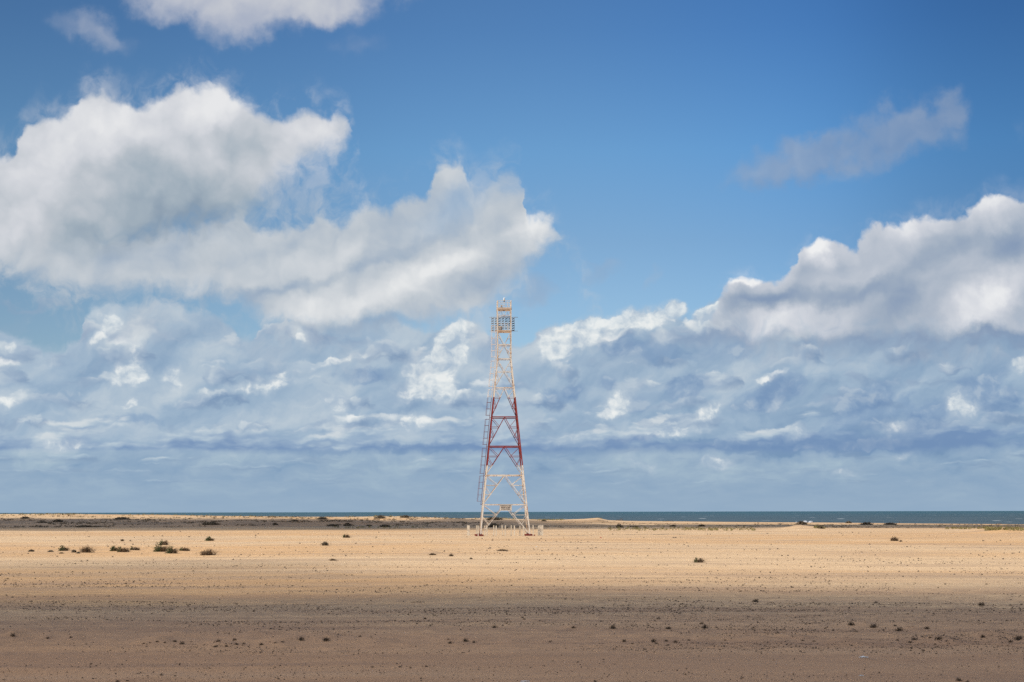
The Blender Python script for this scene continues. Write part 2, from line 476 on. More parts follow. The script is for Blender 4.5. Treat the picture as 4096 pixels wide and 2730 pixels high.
thin = 1.0 - 0.55 * clamp01(blobs([(1900, 780, 420, 110, 25, 0.8), (2050, 700, 110, 130, 60, 1.0), (2180, 1080, 160, 120, 0, 0.9), (1100, 840, 300, 60, 0, 0.8)]))
c = mix(smooth(AZ, 4.5, 3.0) * smooth(db_e, -1.1, 0.35) * smooth(H1 * 0.6 + FINE * 0.4, 0.42, 0.66) * 0.42, c, db_col)
c = mix(db_a * thin, c, db_col)

# ---- big cumulus, left
bc_a, bc_t, bc_e = layer(c,
    [(-300, 640), (0, 600), (60, 590), (90, 520), (120, 480), (190, 440), (250, 450), (310, 400), (340, 350), (400, 332), (460, 360), (500, 395), (570, 395), (640, 380),
     (700, 350), (760, 335), (830, 325), (890, 318), (930, 365), (1000, 400), (1070, 430), (1150, 440), (1210, 410), (1250, 405), (1300, 440), (1370, 440), (1400, 480),
     (1420, 560), (1460, 800), (1600, 1300), (4200, 1900)],
    [(-300, 1040), (0, 1080), (200, 1100), (500, 1060), (760, 990), (940, 960), (1060, 870), (1130, 800), (1200, 735), (1300, 710), (1370, 665), (1410, 580), (1450, 560), (1600, 1100), (4200, 1900)],
    wa=(0.50, 0.42), soft=0.44, softb=1.5, amp=0.16)
bc_l = blobs([(420, 520, 330, 170, 25, 0.28), (850, 440, 240, 130, 10, 0.28), (130, 640, 240, 130, 30, 0.20), (1250, 520, 200, 80, 0, 0.14), (60, 900, 240, 200, 0, 0.14), (700, 620, 300, 70, -30, 0.1)])
bc_d = blobs([(760, 800, 560, 220, -10, 0.46), (600, 960, 560, 140, 0, 0.44), (1000, 600, 200, 110, -20, 0.22), (90, 630, 110, 50, 30, 0.14), (400, 830, 300, 80, 0, 0.12)])
bc_s = 0.62 + REL * 0.7 + PREL * 0.16 + (FINE - 0.5) * 0.07 + smooth(bc_t, 0.8, 0.05) * 0.05 + smooth(EL, 7.5, 12.5, -0.12, 0.06) + bc_l - bc_d
bc_col = tone(bc_s, (138, 156, 174), (162, 176, 188), (188, 195, 203), (210, 213, 219), (230, 231, 233))
c = mix(smooth(AZ, -1.0, -3.5) * smooth(bc_e, -1.1, 0.35) * smooth(H1 * 0.6 + FINE * 0.4, 0.42, 0.66) * 0.42, c, bc_col)
c = mix(bc_a, c, bc_col)

after(c)
# ---- cloud at the top edge and the faint puff left of it
tc = blobs([(780, -40, 380, 170, 0, 1.25), (1050, -10, 420, 190, 0, 1.35), (920, 120, 190, 110, 0, 0.75), (1320, 20, 300, 120, 0, 0.95), (1500, -60, 260, 120, 0, 0.7),
            (480, -40, 260, 100, 0, 0.5), (360, 130, 280, 95, -8, 0.50), (620, 60, 260, 70, -10, 0.35), (1430, 190, 200, 90, 0, 0.28), (1150, -300, 700, 260, 0, 1.3)], P_=warped(1.3, 0.6))
tc_a = smooth(tc + (FINE - 0.5) * 0.16 + (H1 - 0.5) * 0.45, -0.05, 1.15) * smooth(tc, 0.0, 0.35) * 0.93
tc_col = tone(0.5 + REL * 2.0 + (tc - 0.9) * 0.35, (140, 158, 186), (172, 180, 198), (192, 196, 206), (208, 210, 214))
c = mix(tc_a, c, tc_col)

# ---- the rest of the sky overhead and behind: broken cumulus of the same kind
other = smooth(noise(vmath('SCALE', D, scale=1.0), 2.6, 7, 0.55, dims='3D'), 0.47, 0.62)
outside = clamp01(smooth(mth('ABSOLUTE', AZ), 21, 34) + smooth(EL, 20, 30))
other_col = tone(noise(vmath('ADD', D, (0.1, 0.05, -0.1)), 3.1, 6, 0.55, dims='3D') * 1.6 - 0.3, (140, 158, 182), (180, 190, 202), (224, 226, 230))
c = mix(other * outside * smooth(EL, 1.0, 5.0), c, other_col)
# below the horizon (only ever seen by bounced light)
c = mix(smooth(EL, -0.25, -0.6), c, lin(96, 118, 130))
S.t.links.new(vmath('SCALE', c, scale=1.0 / BG_STRENGTH).k, bgn.inputs['Color'])
# ================================================================ helpers for objects
rng = np.random.default_rng(7)
random.seed(11)


def tag(o, label=None, cat=None, group=None, kind=None):
    if label: o['label'] = label
    if cat: o['category'] = cat
    if group: o['group'] = group
    if kind: o['kind'] = kind
    return o


def mesh_obj(name, verts, faces, mat, parent=None, smooth_=False, uv=None):
    me = bpy.data.meshes.new(name)
    verts = np.asarray(verts, dtype=np.float32)
    if isinstance(faces, np.ndarray):
        nf, k = faces.shape
        me.vertices.add(len(verts)); me.vertices.foreach_set('co', verts.ravel())
        me.loops.add(nf * k); me.loops.foreach_set('vertex_index', faces.astype(np.int32).ravel())
        me.polygons.add(nf)
        me.polygons.foreach_set('loop_start', np.arange(0, nf * k, k, dtype=np.int32))
        me.update(calc_edges=True)
        me.validate()
    else:
        me.from_pydata([tuple(map(float, v)) for v in verts], [], faces)
        me.update()
    if smooth_:
        me.polygons.foreach_set('use_smooth', np.ones(len(me.polygons), dtype=bool))
    me.materials.append(mat)
    o = bpy.data.objects.new(name, me)
    COL.objects.link(o)
    o.parent = parent
    return o


def material(name):
    m = bpy.data.materials.new(name)
    m.use_nodes = True
    S.t = m.node_tree
    b = m.node_tree.nodes['Principled BSDF']
    b.inputs['Roughness'].default_value = 0.9
    b.inputs['Specular IOR Level'].default_value = 0.2
    return m, b


def objco():
    return S(node('ShaderNodeTexCoord').outputs['Object'])


def bump(h, strength, dist, b):
    n = node('ShaderNodeBump')
    n.inputs['Strength'].default_value = strength
    n.inputs['Distance'].default_value = dist
    put(n.inputs['Height'], h)
    S.t.links.new(n.outputs[0], b.inputs['Normal'])


# vectorised value noise for terrain
def vn(x, y, seed=0):
    x = np.asarray(x, float); y = np.asarray(y, float)
    xi = np.floor(x).astype(np.int64); yi = np.floor(y).astype(np.int64)
    fx = x - xi; fy = y - yi
    fx = fx * fx * (3 - 2 * fx); fy = fy * fy * (3 - 2 * fy)

    def h(a, b):
        n = (a * 374761393 + b * 668265263 + seed * 974634777) & 0x7fffffff
        n = ((n ^ (n >> 13)) * 1274126177) & 0x7fffffff
        return ((n ^ (n >> 16)) & 0xffff) / 65535.0
    a = h(xi, yi); b = h(xi + 1, yi); c = h(xi, yi + 1); d = h(xi + 1, yi + 1)
    return a * (1 - fx) * (1 - fy) + b * fx * (1 - fy) + c * (1 - fx) * fy + d * fx * fy - 0.5


def fbm(x, y, octv=4, seed=0, g=0.5):
    s = 0; a = 1.0
    for i in range(octv):
        s = s + a * vn(x * 2 ** i + 17.3 * i, y * 2 ** i - 9.1 * i, seed + i)
        a *= g
    return s


def sst(v, a, b):
    t = np.clip((v - a) / (b - a), 0, 1)
    return t * t * (3 - 2 * t)


# ================================================================ terrain
# coast: eye-line height of the dune crest along the shore, by bearing (photo column) -> metres at 600 m
CR_PX = np.array([-2500, -400, 0, 300, 640, 900, 1150, 1400, 1600, 1700, 1850, 1950, 2050, 2200, 2330, 2388, 2430, 2500, 2900, 3200, 3600, 4096, 4500, 6500])
CR_PY = np.array([2050, 2055, 2056, 2055, 2060, 2063.5, 2066, 2067, 2065, 2068, 2073, 2071, 2075, 2079, 2075, 2071, 2080, 2083, 2087, 2089, 2093, 2097, 2098, 2098])
BEACH_Y = 600.0


def crest_z(t):
    px = t * FPX + 2048
    py = np.interp(px, CR_PX, CR_PY)
    hor = 2048 - (px - 2048) * 0.00195
    return CAM_Z - (py - hor) / FPX * BEACH_Y


HUMPS = []   # (px, py, half width px, height m, depth m) low sand mounds seen in the photograph
for h in [(3205, 2117, 75, 0.75, 9), (3992, 2132, 110, 0.85, 11), (2388, 2083, 70, 0.7, 8), (1027, 2541, 45, .10, .9), (190, 2554, 25, .09, .6), (3650, 2517, 40, .10, .8), (3750, 2556, 55, .10, .9), (3925, 2548, 50, .10, .9),
          (52, 2543, 40, .10, .8), (640, 2567, 60, .09, .8), (900, 2580, 60, .10, .8), (1100, 2575, 70, .08, .8), (2600, 2566, 80, .08, .8), (3950, 2552, 160, .06, 1.4), (1880, 2563, 60, .08, .8),
          (830, 2218, 45, .30, 3), (640, 2206, 60, .30, 4), (1290, 2312, 90, .12, 2), (640, 2706, 110, .05, .8), (510, 2726, 80, .05, .8), (3440, 2636, 60, .05, .7), (3850, 2726, 120, .07, .9), (2290, 2512, 60, .05, .7), (700, 2541, 60, .07, .7),
          (493, 2204, 70, .25, 3), (1729, 2222, 35, .18, 2), (2010, 2205, 50, .20, 2.5), (1385, 2150, 25, .2, 3), (1500, 2180, 30, .12, 3), (3450, 2498, 40, .08, .7)]:
    d = ray(h[0], h[1]); tt = -CAM_Z / d.z
    HUMPS.append((d.x * tt, d.y * tt, h[2] / FPX * tt, h[3], h[4]))


def terrain(x, y, fine=True):
    x = np.asarray(x, float); y = np.asarray(y, float)
    r = np.maximum(y, 1.0)
    t = np.clip(x / r, -1.2, 1.2)
    cz = crest_z(t)
    z = 0.28 * fbm(x / 60, y / 45, 3, 5) * sst(y, 30, 120)
    # rise from the flat to the fore-dune, then down the beach face into the water
    wl = 0.42 * sst(cz, 1.2, 2.4)                    # the left-hand fore-dune keeps its height for a last steep ridge
    rise = sst(y, 390, 585)
    z = z * (1 - rise) + cz * ((1 - wl) * rise ** 1.3 + wl * sst(y, 548, 592)) - 0.12 * rise
    dune = sst(y, 400, 470) * (1 - sst(y, 596, 612))
    z = z + dune * (0.9 * fbm(x / 16, y / 22, 4, 31) * (0.35 + 0.65 * (1 - sst(y, 520, 596))) * np.clip(0.35 + 0.65 * sst(cz, 0.0, 2.2), 0, 1))
    z = z - sst(y, 604, 700) * (cz + 5.0)
    # wind hummocks and low ripples on the flat
    near = (1 - sst(y, 380, 450))
    z = z + near * (0.05 * fbm(x / 3.1, y / 2.2, 4, 71, 0.55) + 0.035 * fbm(x / 9, y / 1.4, 3, 91))
    belt = np.exp(-((y - 47.5 - 1.5 * fbm(x / 12, y * 0, 2, 3)) / 4.5) ** 2)
    z = z + belt * 0.13 * np.clip(fbm(x / 0.9, y / 0.8, 3, 131) + 0.05, 0, 1)
    for hx, hy, hw, hh, hd in HUMPS:
        q = ((x - hx) / hw) ** 2 + ((y - hy) / hd) ** 2
        z = z + hh * np.exp(-q * 1.2) * (1 + 0.35 * fbm((x - hx) / hw * 2 + 9, (y - hy) / hd * 2, 2, int(hx * 7) & 255))
    return z


def ground(px, py):
    """where the ray through a photo pixel meets the sand"""
    d = ray(px, py)
    ys = np.concatenate([np.arange(20, 140, 0.25), np.arange(140, 640, 1.0)])
    xs = d.x / d.y * ys
    zr = CAM_Z + d.z / d.y * ys
    diff = zr - terrain(xs, ys)
    k = np.argmax(diff < 0) if (diff < 0).any() else len(ys) - 1
    if k > 0:
        a, b = diff[k - 1], diff[k]
        f = a / (a - b) if a != b else 0
        yy = ys[k - 1] + f * (ys[k] - ys[k - 1])
    else:
        yy = ys[0]
    xx = d.x / d.y * yy
    return float(xx), float(yy), float(terrain(np.array([xx]), np.array([yy]))[0])


def px_m(w, y):
    return w / FPX * y


# ---- sand material
sand_mat, sb = material('sand')
P_ = objco()
X_, Y_, Z_ = xyz(P_)
big = noise(vmath('MULTIPLY', P_, (0.010, 0.030, 1)), 1.0, 5, 0.55)
streak = noise(vmath('MULTIPLY', P_, (0.05, 0.55, 1)), 1.0, 5, 0.6)
streak2 = noise(vmath('MULTIPLY', P_, (0.35, 1.6, 1)), 1.0, 4, 0.6)
mid = noise(vmath('MULTIPLY', P_, (0.030, 0.16, 1)), 1.0, 6, 0.66)
fleck = noise(vmath('MULTIPLY', P_, (1.1, 0.42, 1)), 1.0, 5, 0.75)
mott = noise(P_, 1.3, 6, 0.65)
grain = noise(P_, 14.0, 3, 0.7)
light = (0.690, 0.482, 0.285, 1)
warm = (0.65, 0.400, 0.20, 1)
grey = (0.46, 0.315, 0.200, 1)
dark = (0.26, 0.185, 0.135, 1)
cs = mix(smooth(big, 0.40, 0.68), light, warm)
cs = mix(smooth(streak, 0.48, 0.74) * 0.75, cs, grey)
cs = mix(smooth(streak2, 0.56, 0.75) * 0.45, cs, grey)
cs = mix(smooth(mid, 0.50, 0.66) * 0.62, cs, grey)
cs = mix(smooth(fleck, 0.60, 0.74) * smooth(mid, 0.40, 0.60) * 0.5, cs, (0.30, 0.205, 0.14, 1))
# warm brown of the cloud shade painted into the nearest sand, then the heavy-mineral lag around 60-80 m
shade_tint = smooth(Y_ + (big - 0.5) * 30.0, 66, 42)
cs = mix(shade_tint * 0.75, cs, (0.575, 0.325, 0.182, 1))
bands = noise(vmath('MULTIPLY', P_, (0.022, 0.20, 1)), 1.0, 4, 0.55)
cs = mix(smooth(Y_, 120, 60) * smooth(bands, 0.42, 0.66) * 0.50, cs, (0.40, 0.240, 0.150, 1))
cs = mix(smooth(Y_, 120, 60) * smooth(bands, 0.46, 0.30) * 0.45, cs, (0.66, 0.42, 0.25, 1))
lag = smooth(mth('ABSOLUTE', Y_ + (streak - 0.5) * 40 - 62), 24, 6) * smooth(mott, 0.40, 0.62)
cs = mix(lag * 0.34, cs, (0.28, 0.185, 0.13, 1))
# salt-tolerant creepers and dark sand in the hollows behind the dunes
veg = noise(vmath('MULTIPLY', P_, (0.035, 0.06, 1)), 1.0, 6, 0.68)
vz = smooth(Y_, 385, 430) * smooth(Y_, 552, 538)
leftish = smooth(X_ / mth('MAXIMUM', Y_, 1.0), 0.05, -0.03)
cs = mix(vz * smooth(veg, 0.46, 0.62) * (0.25 + leftish * 0.35), cs, (0.20, 0.155, 0.11, 1))
cs = mix(vz * leftish * 0.45, cs, (0.31, 0.215, 0.155, 1))
cs = mix(smooth(Y_, 640, 665), cs, (0.30, 0.23, 0.165, 1))
cs = mix(smooth(mott, 0.55, 0.8) * 0.20, cs, dark)
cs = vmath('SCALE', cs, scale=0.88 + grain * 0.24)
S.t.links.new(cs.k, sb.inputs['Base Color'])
sb.inputs['Roughness'].default_value = 0.95
sb.inputs['Specular IOR Level'].default_value = 0.1
bump(mott * 0.06 + streak2 * 0.05 + grain * 0.012, 0.9, 1.0, sb)

# ---- one sheet of sand, rows closer together where the eye is close
ys = [-160, -90, -50, -25, -10, 0, 8, 15, 20, 24, 27, 29.5]
dyp = 5974 / 31.0
while dyp > 9.6:
    ys.append(5974 / dyp)
    dyp -= 0.42
ys += list(np.arange(ys[-1] + 2.5, 720, 2.5)) + [740, 800, 1000]
ys = np.array(ys)
tc_ = np.arange(-0.30, 0.3001, 0.0009)
tt_ = np.concatenate([[-3.2, -2.4, -1.8, -1.3, -0.95, -0.7, -0.55, -0.45, -0.38, -0.335], tc_, [0.335, 0.38, 0.45, 0.55, 0.7, 0.95, 1.3, 1.8, 2.4, 3.2]])
YY, TT = np.meshgrid(ys, tt_, indexing='ij')
XX = TT * np.maximum(YY, 31.0)
ZZ = terrain(XX, YY)
V = np.stack([XX, YY, ZZ], -1).reshape(-1, 3)
nr, nc = YY.shape
ii = np.arange((nr - 1))[:, None] * nc + np.arange(nc - 1)[None, :]
F = np.stack([ii, ii + 1, ii + nc + 1, ii + nc], -1).reshape(-1, 4)
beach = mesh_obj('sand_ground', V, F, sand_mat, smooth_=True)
tag(beach, kind='structure')

# ---- sea
sea_mat, wb = material('sea_water')
P_ = objco()
X_, Y_, Z_ = xyz(P_)
band = noise(vmath('MULTIPLY', P_, (0.0035, 0.016, 1)), 1.0, 6, 0.62)
chop = noise(vmath('MULTIPLY', P_, (0.03, 0.09, 1)), 1.0, 5, 0.65)
depth_ = smooth(Y_, 1100, 14000, kind='LINEAR')
wc = mix(smooth(mth('LOGARITHM', Y_, 10.0), 2.9, 4.0), (0.085, 0.118, 0.130, 1), (0.050, 0.122, 0.150, 1))
wc = mix(smooth(band, 0.35, 0.70) * 0.55, wc, (0.040, 0.075, 0.090, 1))
wc = mix(smooth(chop, 0.66, 0.78) * 0.25, wc, (0.20, 0.26, 0.28, 1))
foam = voro(vmath('MULTIPLY', P_, (0.010, 0.006, 1)), 1.0, feature='F1')
wc = mix(smooth(foam + (chop - 0.5) * 0.06, 0.034, 0.02) * 0.7, wc, (0.75, 0.78, 0.78, 1))
S.t.links.new(wc.k, wb.inputs['Base Color'])
wb.inputs['Roughness'].default_value = 0.55
wb.inputs['Specular IOR Level'].default_value = 0.12
bump(chop * 1.0 + band * 2.0, 0.6, 1.0, wb)
SEA_Z = -2.2
sy = np.concatenate([np.arange(560, 1400, 8.0), np.geomspace(1400, 60000, 160)])
st = np.concatenate([[-3, -1.5, -0.8, -0.5], np.arange(-0.34, 0.3401, 0.002), [0.5, 0.8, 1.5, 3]])
SY, ST = np.meshgrid(sy, st, indexing='ij')
SX = ST * SY
wv = 0.30 * fbm(SX / 26, SY / 9, 4, 55) + 0.5 * fbm(SX / 120, SY / 60, 2, 57)
SZ = SEA_Z + wv * (1 - sst(SY, 20000, 60000)) + 1.6 * np.clip(fbm(SX / (SY * 0.0020), SY / 900, 3, 58) - 0.05, 0, 1) * sst(SY, 5000, 12000)
Vs = np.stack([SX, SY, SZ], -1).reshape(-1, 3)
nr, nc = SY.shape
ii = np.arange((nr - 1))[:, None] * nc + np.arange(nc - 1)[None, :]
Fs = np.stack([ii, ii + 1, ii + nc + 1, ii + nc], -1).reshape(-1, 4)
sea = mesh_obj('sea', Vs, Fs, sea_mat, smooth_=True)
tag(sea, kind='structure')

# ================================================================ the clouds whose shadows lie on the sand
cloud_mat = bpy.data.materials.new('cloud_vapour')
cloud_mat.use_nodes = True
S.t = cloud_mat.node_tree
S.t.nodes.clear()
mo = node('ShaderNodeOutputMaterial')
pv = node('ShaderNodeVolumePrincipled')
pv.inputs['Color'].default_value = (0.97, 0.97, 0.97, 1)
pv.inputs['Density'].default_value = 0.0130
pv.inputs['Anisotropy'].default_value = 0.3
S.t.links.new(pv.outputs[0], mo.inputs['Volume'])


def seg_inside(x, y, poly):
    """signed distance (positive inside) to a polygon, vectorised"""
    d = np.full(x.shape, 1e18)
    ins = np.zeros(x.shape, bool)
    n = len(poly)
    for i in range(n):
        x1, y1 = poly[i]; x2, y2 = poly[(i + 1) % n]
        ex, ey = x2 - x1, y2 - y1
        t = np.clip(((x - x1) * ex + (y - y1) * ey) / (ex * ex + ey * ey), 0, 1)
        d = np.minimum(d, np.hypot(x - x1 - t * ex, y - y1 - t * ey))
        c = ((y1 > y) != (y2 > y)) & (x < (x2 - x1) * (y - y1) / (y2 - y1 + 1e-12) + x1)
        ins ^= c
    return np.where(ins, d, -d)


def cloud(name, label, poly, alt, thick, slope, wob, res, seed):
    """a lumpy flat-based cloud at altitude alt whose shadow falls on poly (ground metres)"""
    off = SUN * (alt / SUN.z)
    px = [p[0] for p in poly]; py = [p[1] for p in poly]
    gx = np.arange(min(px) - 40, max(px) + 40, res); gy = np.arange(min(py) - 40, max(py) + 40, res)
    GY, GX = np.meshgrid(gy, gx, indexing='ij')
    sd = seg_inside(GX, GY, poly) + wob[0] * fbm(GX / wob[1], GY / wob[2], 4, seed)
    th = thick * np.clip(sd / slope, 0, 1) * (1 + 0.7 * fbm(GX / 30, GY / 30, 3, seed + 3))
    keep = sd > 0
    nr, nc = GX.shape
    top = np.stack([GX + off.x, GY + off.y, alt + th * 0.7], -1).reshape(-1, 3)
    botm = np.stack([GX + off.x, GY + off.y, alt - th * 0.3 - 0.02], -1).reshape(-1, 3)
    kq = keep[:-1, :-1] | keep[1:, :-1] | keep[:-1, 1:] | keep[1:, 1:]
    ii = (np.arange(nr - 1)[:, None] * nc + np.arange(nc - 1)[None, :])
    quads = np.stack([ii, ii + 1, ii + nc + 1, ii + nc], -1)[kq]
    N = nr * nc
    bq = quads[:, ::-1] + N
    # side walls along the rim
    from collections import Counter
    ed = {}
    for q in quads:
        for a, b in ((q[0], q[1]), (q[1], q[2]), (q[2], q[3]), (q[3], q[0])):
            if (b, a) in ed:
                del ed[(b, a)]
            else:
                ed[(a, b)] = 1
    side = np.array([(b, a, a + N, b + N) for a, b in ed], dtype=np.int64)
    allf = np.concatenate([quads, bq, side])
    used, inv = np.unique(allf, return_inverse=True)
    Vv = np.concatenate([top, botm])[used]
    o = mesh_obj(name, Vv, inv.reshape(allf.shape), cloud_mat)
    tag(o, label, 'cloud', kind='stuff')
    return o


def gp(px, py):
    x, y, _ = ground(px, py)
    return (x, y)


# the near shade: everything up to about 80 m, reaching behind the viewer
NEAR = [(-420, -150), (-420, 98), (-60, 98), gp(0, 2215), gp(600, 2235), gp(1100, 2250), gp(1700, 2265), gp(2300, 2275), gp(3000, 2270), gp(3600, 2275), gp(4096, 2275), (140, 96), (420, 92), (420, -150)]
cloud('cloud', 'wide flat cloud overhead to the left shading the near sand', NEAR, 620, 102, 82, (20, 80, 18), 3.2, 201)
FAR_L = [(-700, 322), (-75, 330), (-30, 360), (-4, 372), (0, 430), (0, 470), (-20, 505), (-60, 530), (-110, 541), (-240, 545), (-700, 545)]
cloud('cloud', 'long cloud whose shadow lies on the left dunes', FAR_L, 640, 105, 18, (7, 46, 24), 4.0, 211)
FAR_R = [(-40, 352), (20, 342), (90, 346), (160, 340), (520, 325), (520, 448), (200, 442), (110, 444), (60, 436), (20, 424), (-40, 430)]
cloud('cloud', 'narrow cloud whose shadow crosses the sand right of the tower', FAR_R, 640, 115, 10, (8, 40, 16), 4.0, 221)
# ================================================================ materials for objects
def paint(name, base, rusty=(0.42, 0.20, 0.08), amount=0.5, red=None, bands=None):
    m, b = material(name)
    p = objco()
    x, y, z = xyz(p)
    n1 = noise(p, 1.1, 5, 0.65, dims='3D')
    n2 = noise(p, 6.0, 4, 0.6, dims='3D')
    c_ = mix(smooth(n1, 0.45, 0.75) * 0.5, base, tuple(v * 0.82 for v in base[:3]) + (1,))
    if red:
        for lo, hi in bands:
            f = smooth(z, lo - 0.02, lo + 0.02) * smooth(z, hi + 0.02, hi - 0.02)
            c_ = mix(f, c_, mix(smooth(n2, 0.3, 0.7), red, tuple(v * 0.6 for v in red[:3]) + (1,)))
    rf = smooth(n1 + (n2 - 0.5) * 0.5, 0.62 - amount * 0.2, 0.74 - amount * 0.12)
    if red:
        inred = smooth(z, bands[0][0] - 0.02, bands[0][0] + 0.02) * smooth(z, bands[0][1] + 0.02, bands[0][1] - 0.02)
        rf = rf * (1.0 - inred * 0.8)
    c_ = mix(rf * 0.75, c_, (*rusty, 1))
    S.t.links.new(c_.k, b.inputs['Base Color'])
    b.inputs['Roughness'].default_value = 0.6
    b.inputs['Specular IOR Level'].default_value = 0.3
    return m


def plain(name, col, rough=0.85, var=0.2, scale=6.0, spec=0.2):
    m, b = material(name)
    n = noise(objco(), scale, 4, 0.6, dims='3D')
    c_ = mix(smooth(n, 0.3, 0.7), (*col, 1), tuple(v * (1 - var) for v in col) + (1,))
    S.t.links.new(c_.k, b.inputs['Base Color'])
    b.inputs['Roughness'].default_value = rough
    b.inputs['Specular IOR Level'].default_value = spec
    return m


# ---------------------------------------------------------------- lattice helpers
def prism(a, b, w, h, up=None):
    """box beam from a to b, w wide, h deep"""
    a = Vector(a); b = Vector(b)
    d = (b - a).normalized()
    u = Vector(up) if up is not None else Vector((0, 0, 1))
    if abs(d.dot(u)) > 0.97:
        u = Vector((0, 1, 0))
    s_ = d.cross(u).normalized()
    u = s_.cross(d).normalized()
    vs = []
    for p in (a, b):
        for i, j in ((-1, -1), (1, -1), (1, 1), (-1, 1)):
            vs.append(p + s_ * (w / 2 * i) + u * (h / 2 * j))
    fs = [(0, 3, 2, 1), (4, 5, 6, 7)] + [(i, (i + 1) % 4, 4 + (i + 1) % 4, 4 + i) for i in range(4)]
    return vs, fs


def tube(pts, r, n=6, closed=False):
    vs = []; fs = []
    P = [Vector(p) for p in pts]
    m = len(P)
    for i, p in enumerate(P):
        if closed:
            d = (P[(i + 1) % m] - P[i - 1]).normalized()
        else:
            d = (P[min(i + 1, m - 1)] - P[max(i - 1, 0)]).normalized()
        u = Vector((0, 0, 1)) if abs(d.z) < 0.9 else Vector((0, 1, 0))
        s_ = d.cross(u).normalized(); u = s_.cross(d)
        rr = r[i] if isinstance(r, (list, tuple)) else r
        for k in range(n):
            a = 2 * math.pi * k / n
            vs.append(p + s_ * math.cos(a) * rr + u * math.sin(a) * rr)
    for i in range(m if closed else m - 1):
        j = (i + 1) % m
        for k in range(n):
            fs.append((i * n + k, i * n + (k + 1) % n, j * n + (k + 1) % n, j * n + k))
    if not closed:
        fs.append(tuple(range(n))[::-1])
        fs.append(tuple((m - 1) * n + k for k in range(n)))
    return vs, fs


def lathe(prof, n=16, c=(0, 0, 0)):
    vs = []; fs = []
    for r, z in prof:
        for k in range(n):
            a = 2 * math.pi * k / n
            vs.append(Vector((c[0] + r * math.cos(a), c[1] + r * math.sin(a), c[2] + z)))
    for i in range(len(prof) - 1):
        for k in range(n):
            fs.append((i * n + k, i * n + (k + 1) % n, (i + 1) * n + (k + 1) % n, (i + 1) * n + k))
    fs.append(tuple(range(n))[::-1]); fs.append(tuple((len(prof) - 1) * n + k for k in range(n)))
    return vs, fs


def box(c, s):
    x, y, z = c; a, b, d = s[0] / 2, s[1] / 2, s[2] / 2
    vs = [Vector((x + i * a, y + j * b, z + k * d)) for k in (-1, 1) for i, j in ((-1, -1), (1, -1), (1, 1), (-1, 1))]
    fs = [(0, 3, 2, 1), (4, 5, 6, 7)] + [(i, (i + 1) % 4, 4 + (i + 1) % 4, 4 + i) for i in range(4)]
    return vs, fs


def join(*parts):
    V = []; F = []
    for v, f in parts:
        o = len(V); V += list(v); F += [tuple(i + o for i in q) for q in f]
    return V, F


def part(name, vf, mat, parent):
    return mesh_obj(name, [tuple(v) for v in vf[0]], vf[1], mat, parent)


# ---------------------------------------------------------------- the lattice tower
TY = 252.0                                           # distance of the tower's middle
TB = at(2017.5, 2139, TY)
TZ0 = float(terrain(np.array([TB.x]), np.array([TB.y]))[0])
tower = bpy.data.objects.new('lattice_beacon_tower', None)
COL.objects.link(tower)
tower.location = (TB.x, TB.y, TZ0)
tower.rotation_euler = (0, 0, R(2.4))
tag(tower, 'tall tapering red and cream steel lattice tower with louvred panels and a lantern on top', 'beacon tower')


def TZ(py):
    """tower height (local) seen at a photo row"""
    return at(2019, py, TY).z - TZ0


def halfw(z):
    zk = TZ(1438); zb = 0.0
    wt = 57.5 / FPX * TY / 2; wb_ = 199.0 / FPX * TY / 2
    return wt if z >= zk else wt + (wb_ - wt) * (zk - z) / (zk - zb)


Z_RED0, Z_RED1 = TZ(1864), TZ(1592)
m_tower = paint('tower_paint', (0.74, 0.66, 0.56, 1), amount=0.55, red=(0.31, 0.045, 0.04, 1), bands=[(Z_RED0, Z_RED1)])
m_rust = paint('rusty_deck', (0.58, 0.45, 0.34, 1), rusty=(0.38, 0.21, 0.11), amount=0.45)
m_cage = paint('ladder_paint', (0.72, 0.62, 0.54, 1), amount=0.4, red=(0.19, 0.045, 0.05, 1), bands=[(TZ(2030), TZ(1592))])
m_slat = plain('weathered_slat', (0.17, 0.145, 0.115), var=0.35)
m_stile = plain('panel_stile', (0.42, 0.40, 0.38), var=0.3)
m_grey = plain('grey_box_paint', (0.50, 0.46, 0.42), var=0.3)
m_white = plain('white_enamel', (0.78, 0.78, 0.76), rough=0.4, var=0.08)
m_black = plain('dark_metal', (0.05, 0.05, 0.05), rough=0.5)
m_plinth = plain('red_painted_concrete', (0.27, 0.055, 0.045), var=0.5, scale=3)

ZTOP = TZ(1206)
SGN = [(-1, -1), (1, -1), (1, 1), (-1, 1)]


def corner(k, z):
    h = halfw(z)
    return Vector((SGN[k][0] * h, SGN[k][1] * h, z))


ZK = TZ(1438)
for k in range(4):                                    # each leg is an angle section, bent where the taper ends
    sx, sy = SGN[k]
    pcs = []
    for za, zb in ((0.05, ZK), (ZK, ZTOP)):
        a, b = corner(k, za), corner(k, zb)
        fl = 0.165 if za < 1 else 0.145
        ox = Vector((-sx * fl / 2, 0, 0)); oy = Vector((0, -sy * fl / 2, 0))
        pcs.append(prism(a + ox, b + ox, fl, 0.022, up=(0, 1, 0)))
        pcs.append(prism(a + oy * 1.02, b + oy * 1.02, 0.022, fl * 0.94, up=(0, 1, 0)))
    lg = part('leg', join(*pcs), m_tower, tower)
    c0 = corner(k, 0)
    pl = part('footing', join(box((c0.x + sx * 0.05, c0.y, 0.03), (1.15, 1.15, 0.34)), box((c0.x, c0.y, 0.235), (0.5, 0.5, 0.11))), m_plinth, tower)

LV = [TZ(p) for p in (2137, 2020, 1903, 1788, 1671, 1554, 1438, 1326)]
FACES = [(0, 1), (2, 3), (1, 2), (3, 0)]              # front, back, right, left
stuff_parts = []


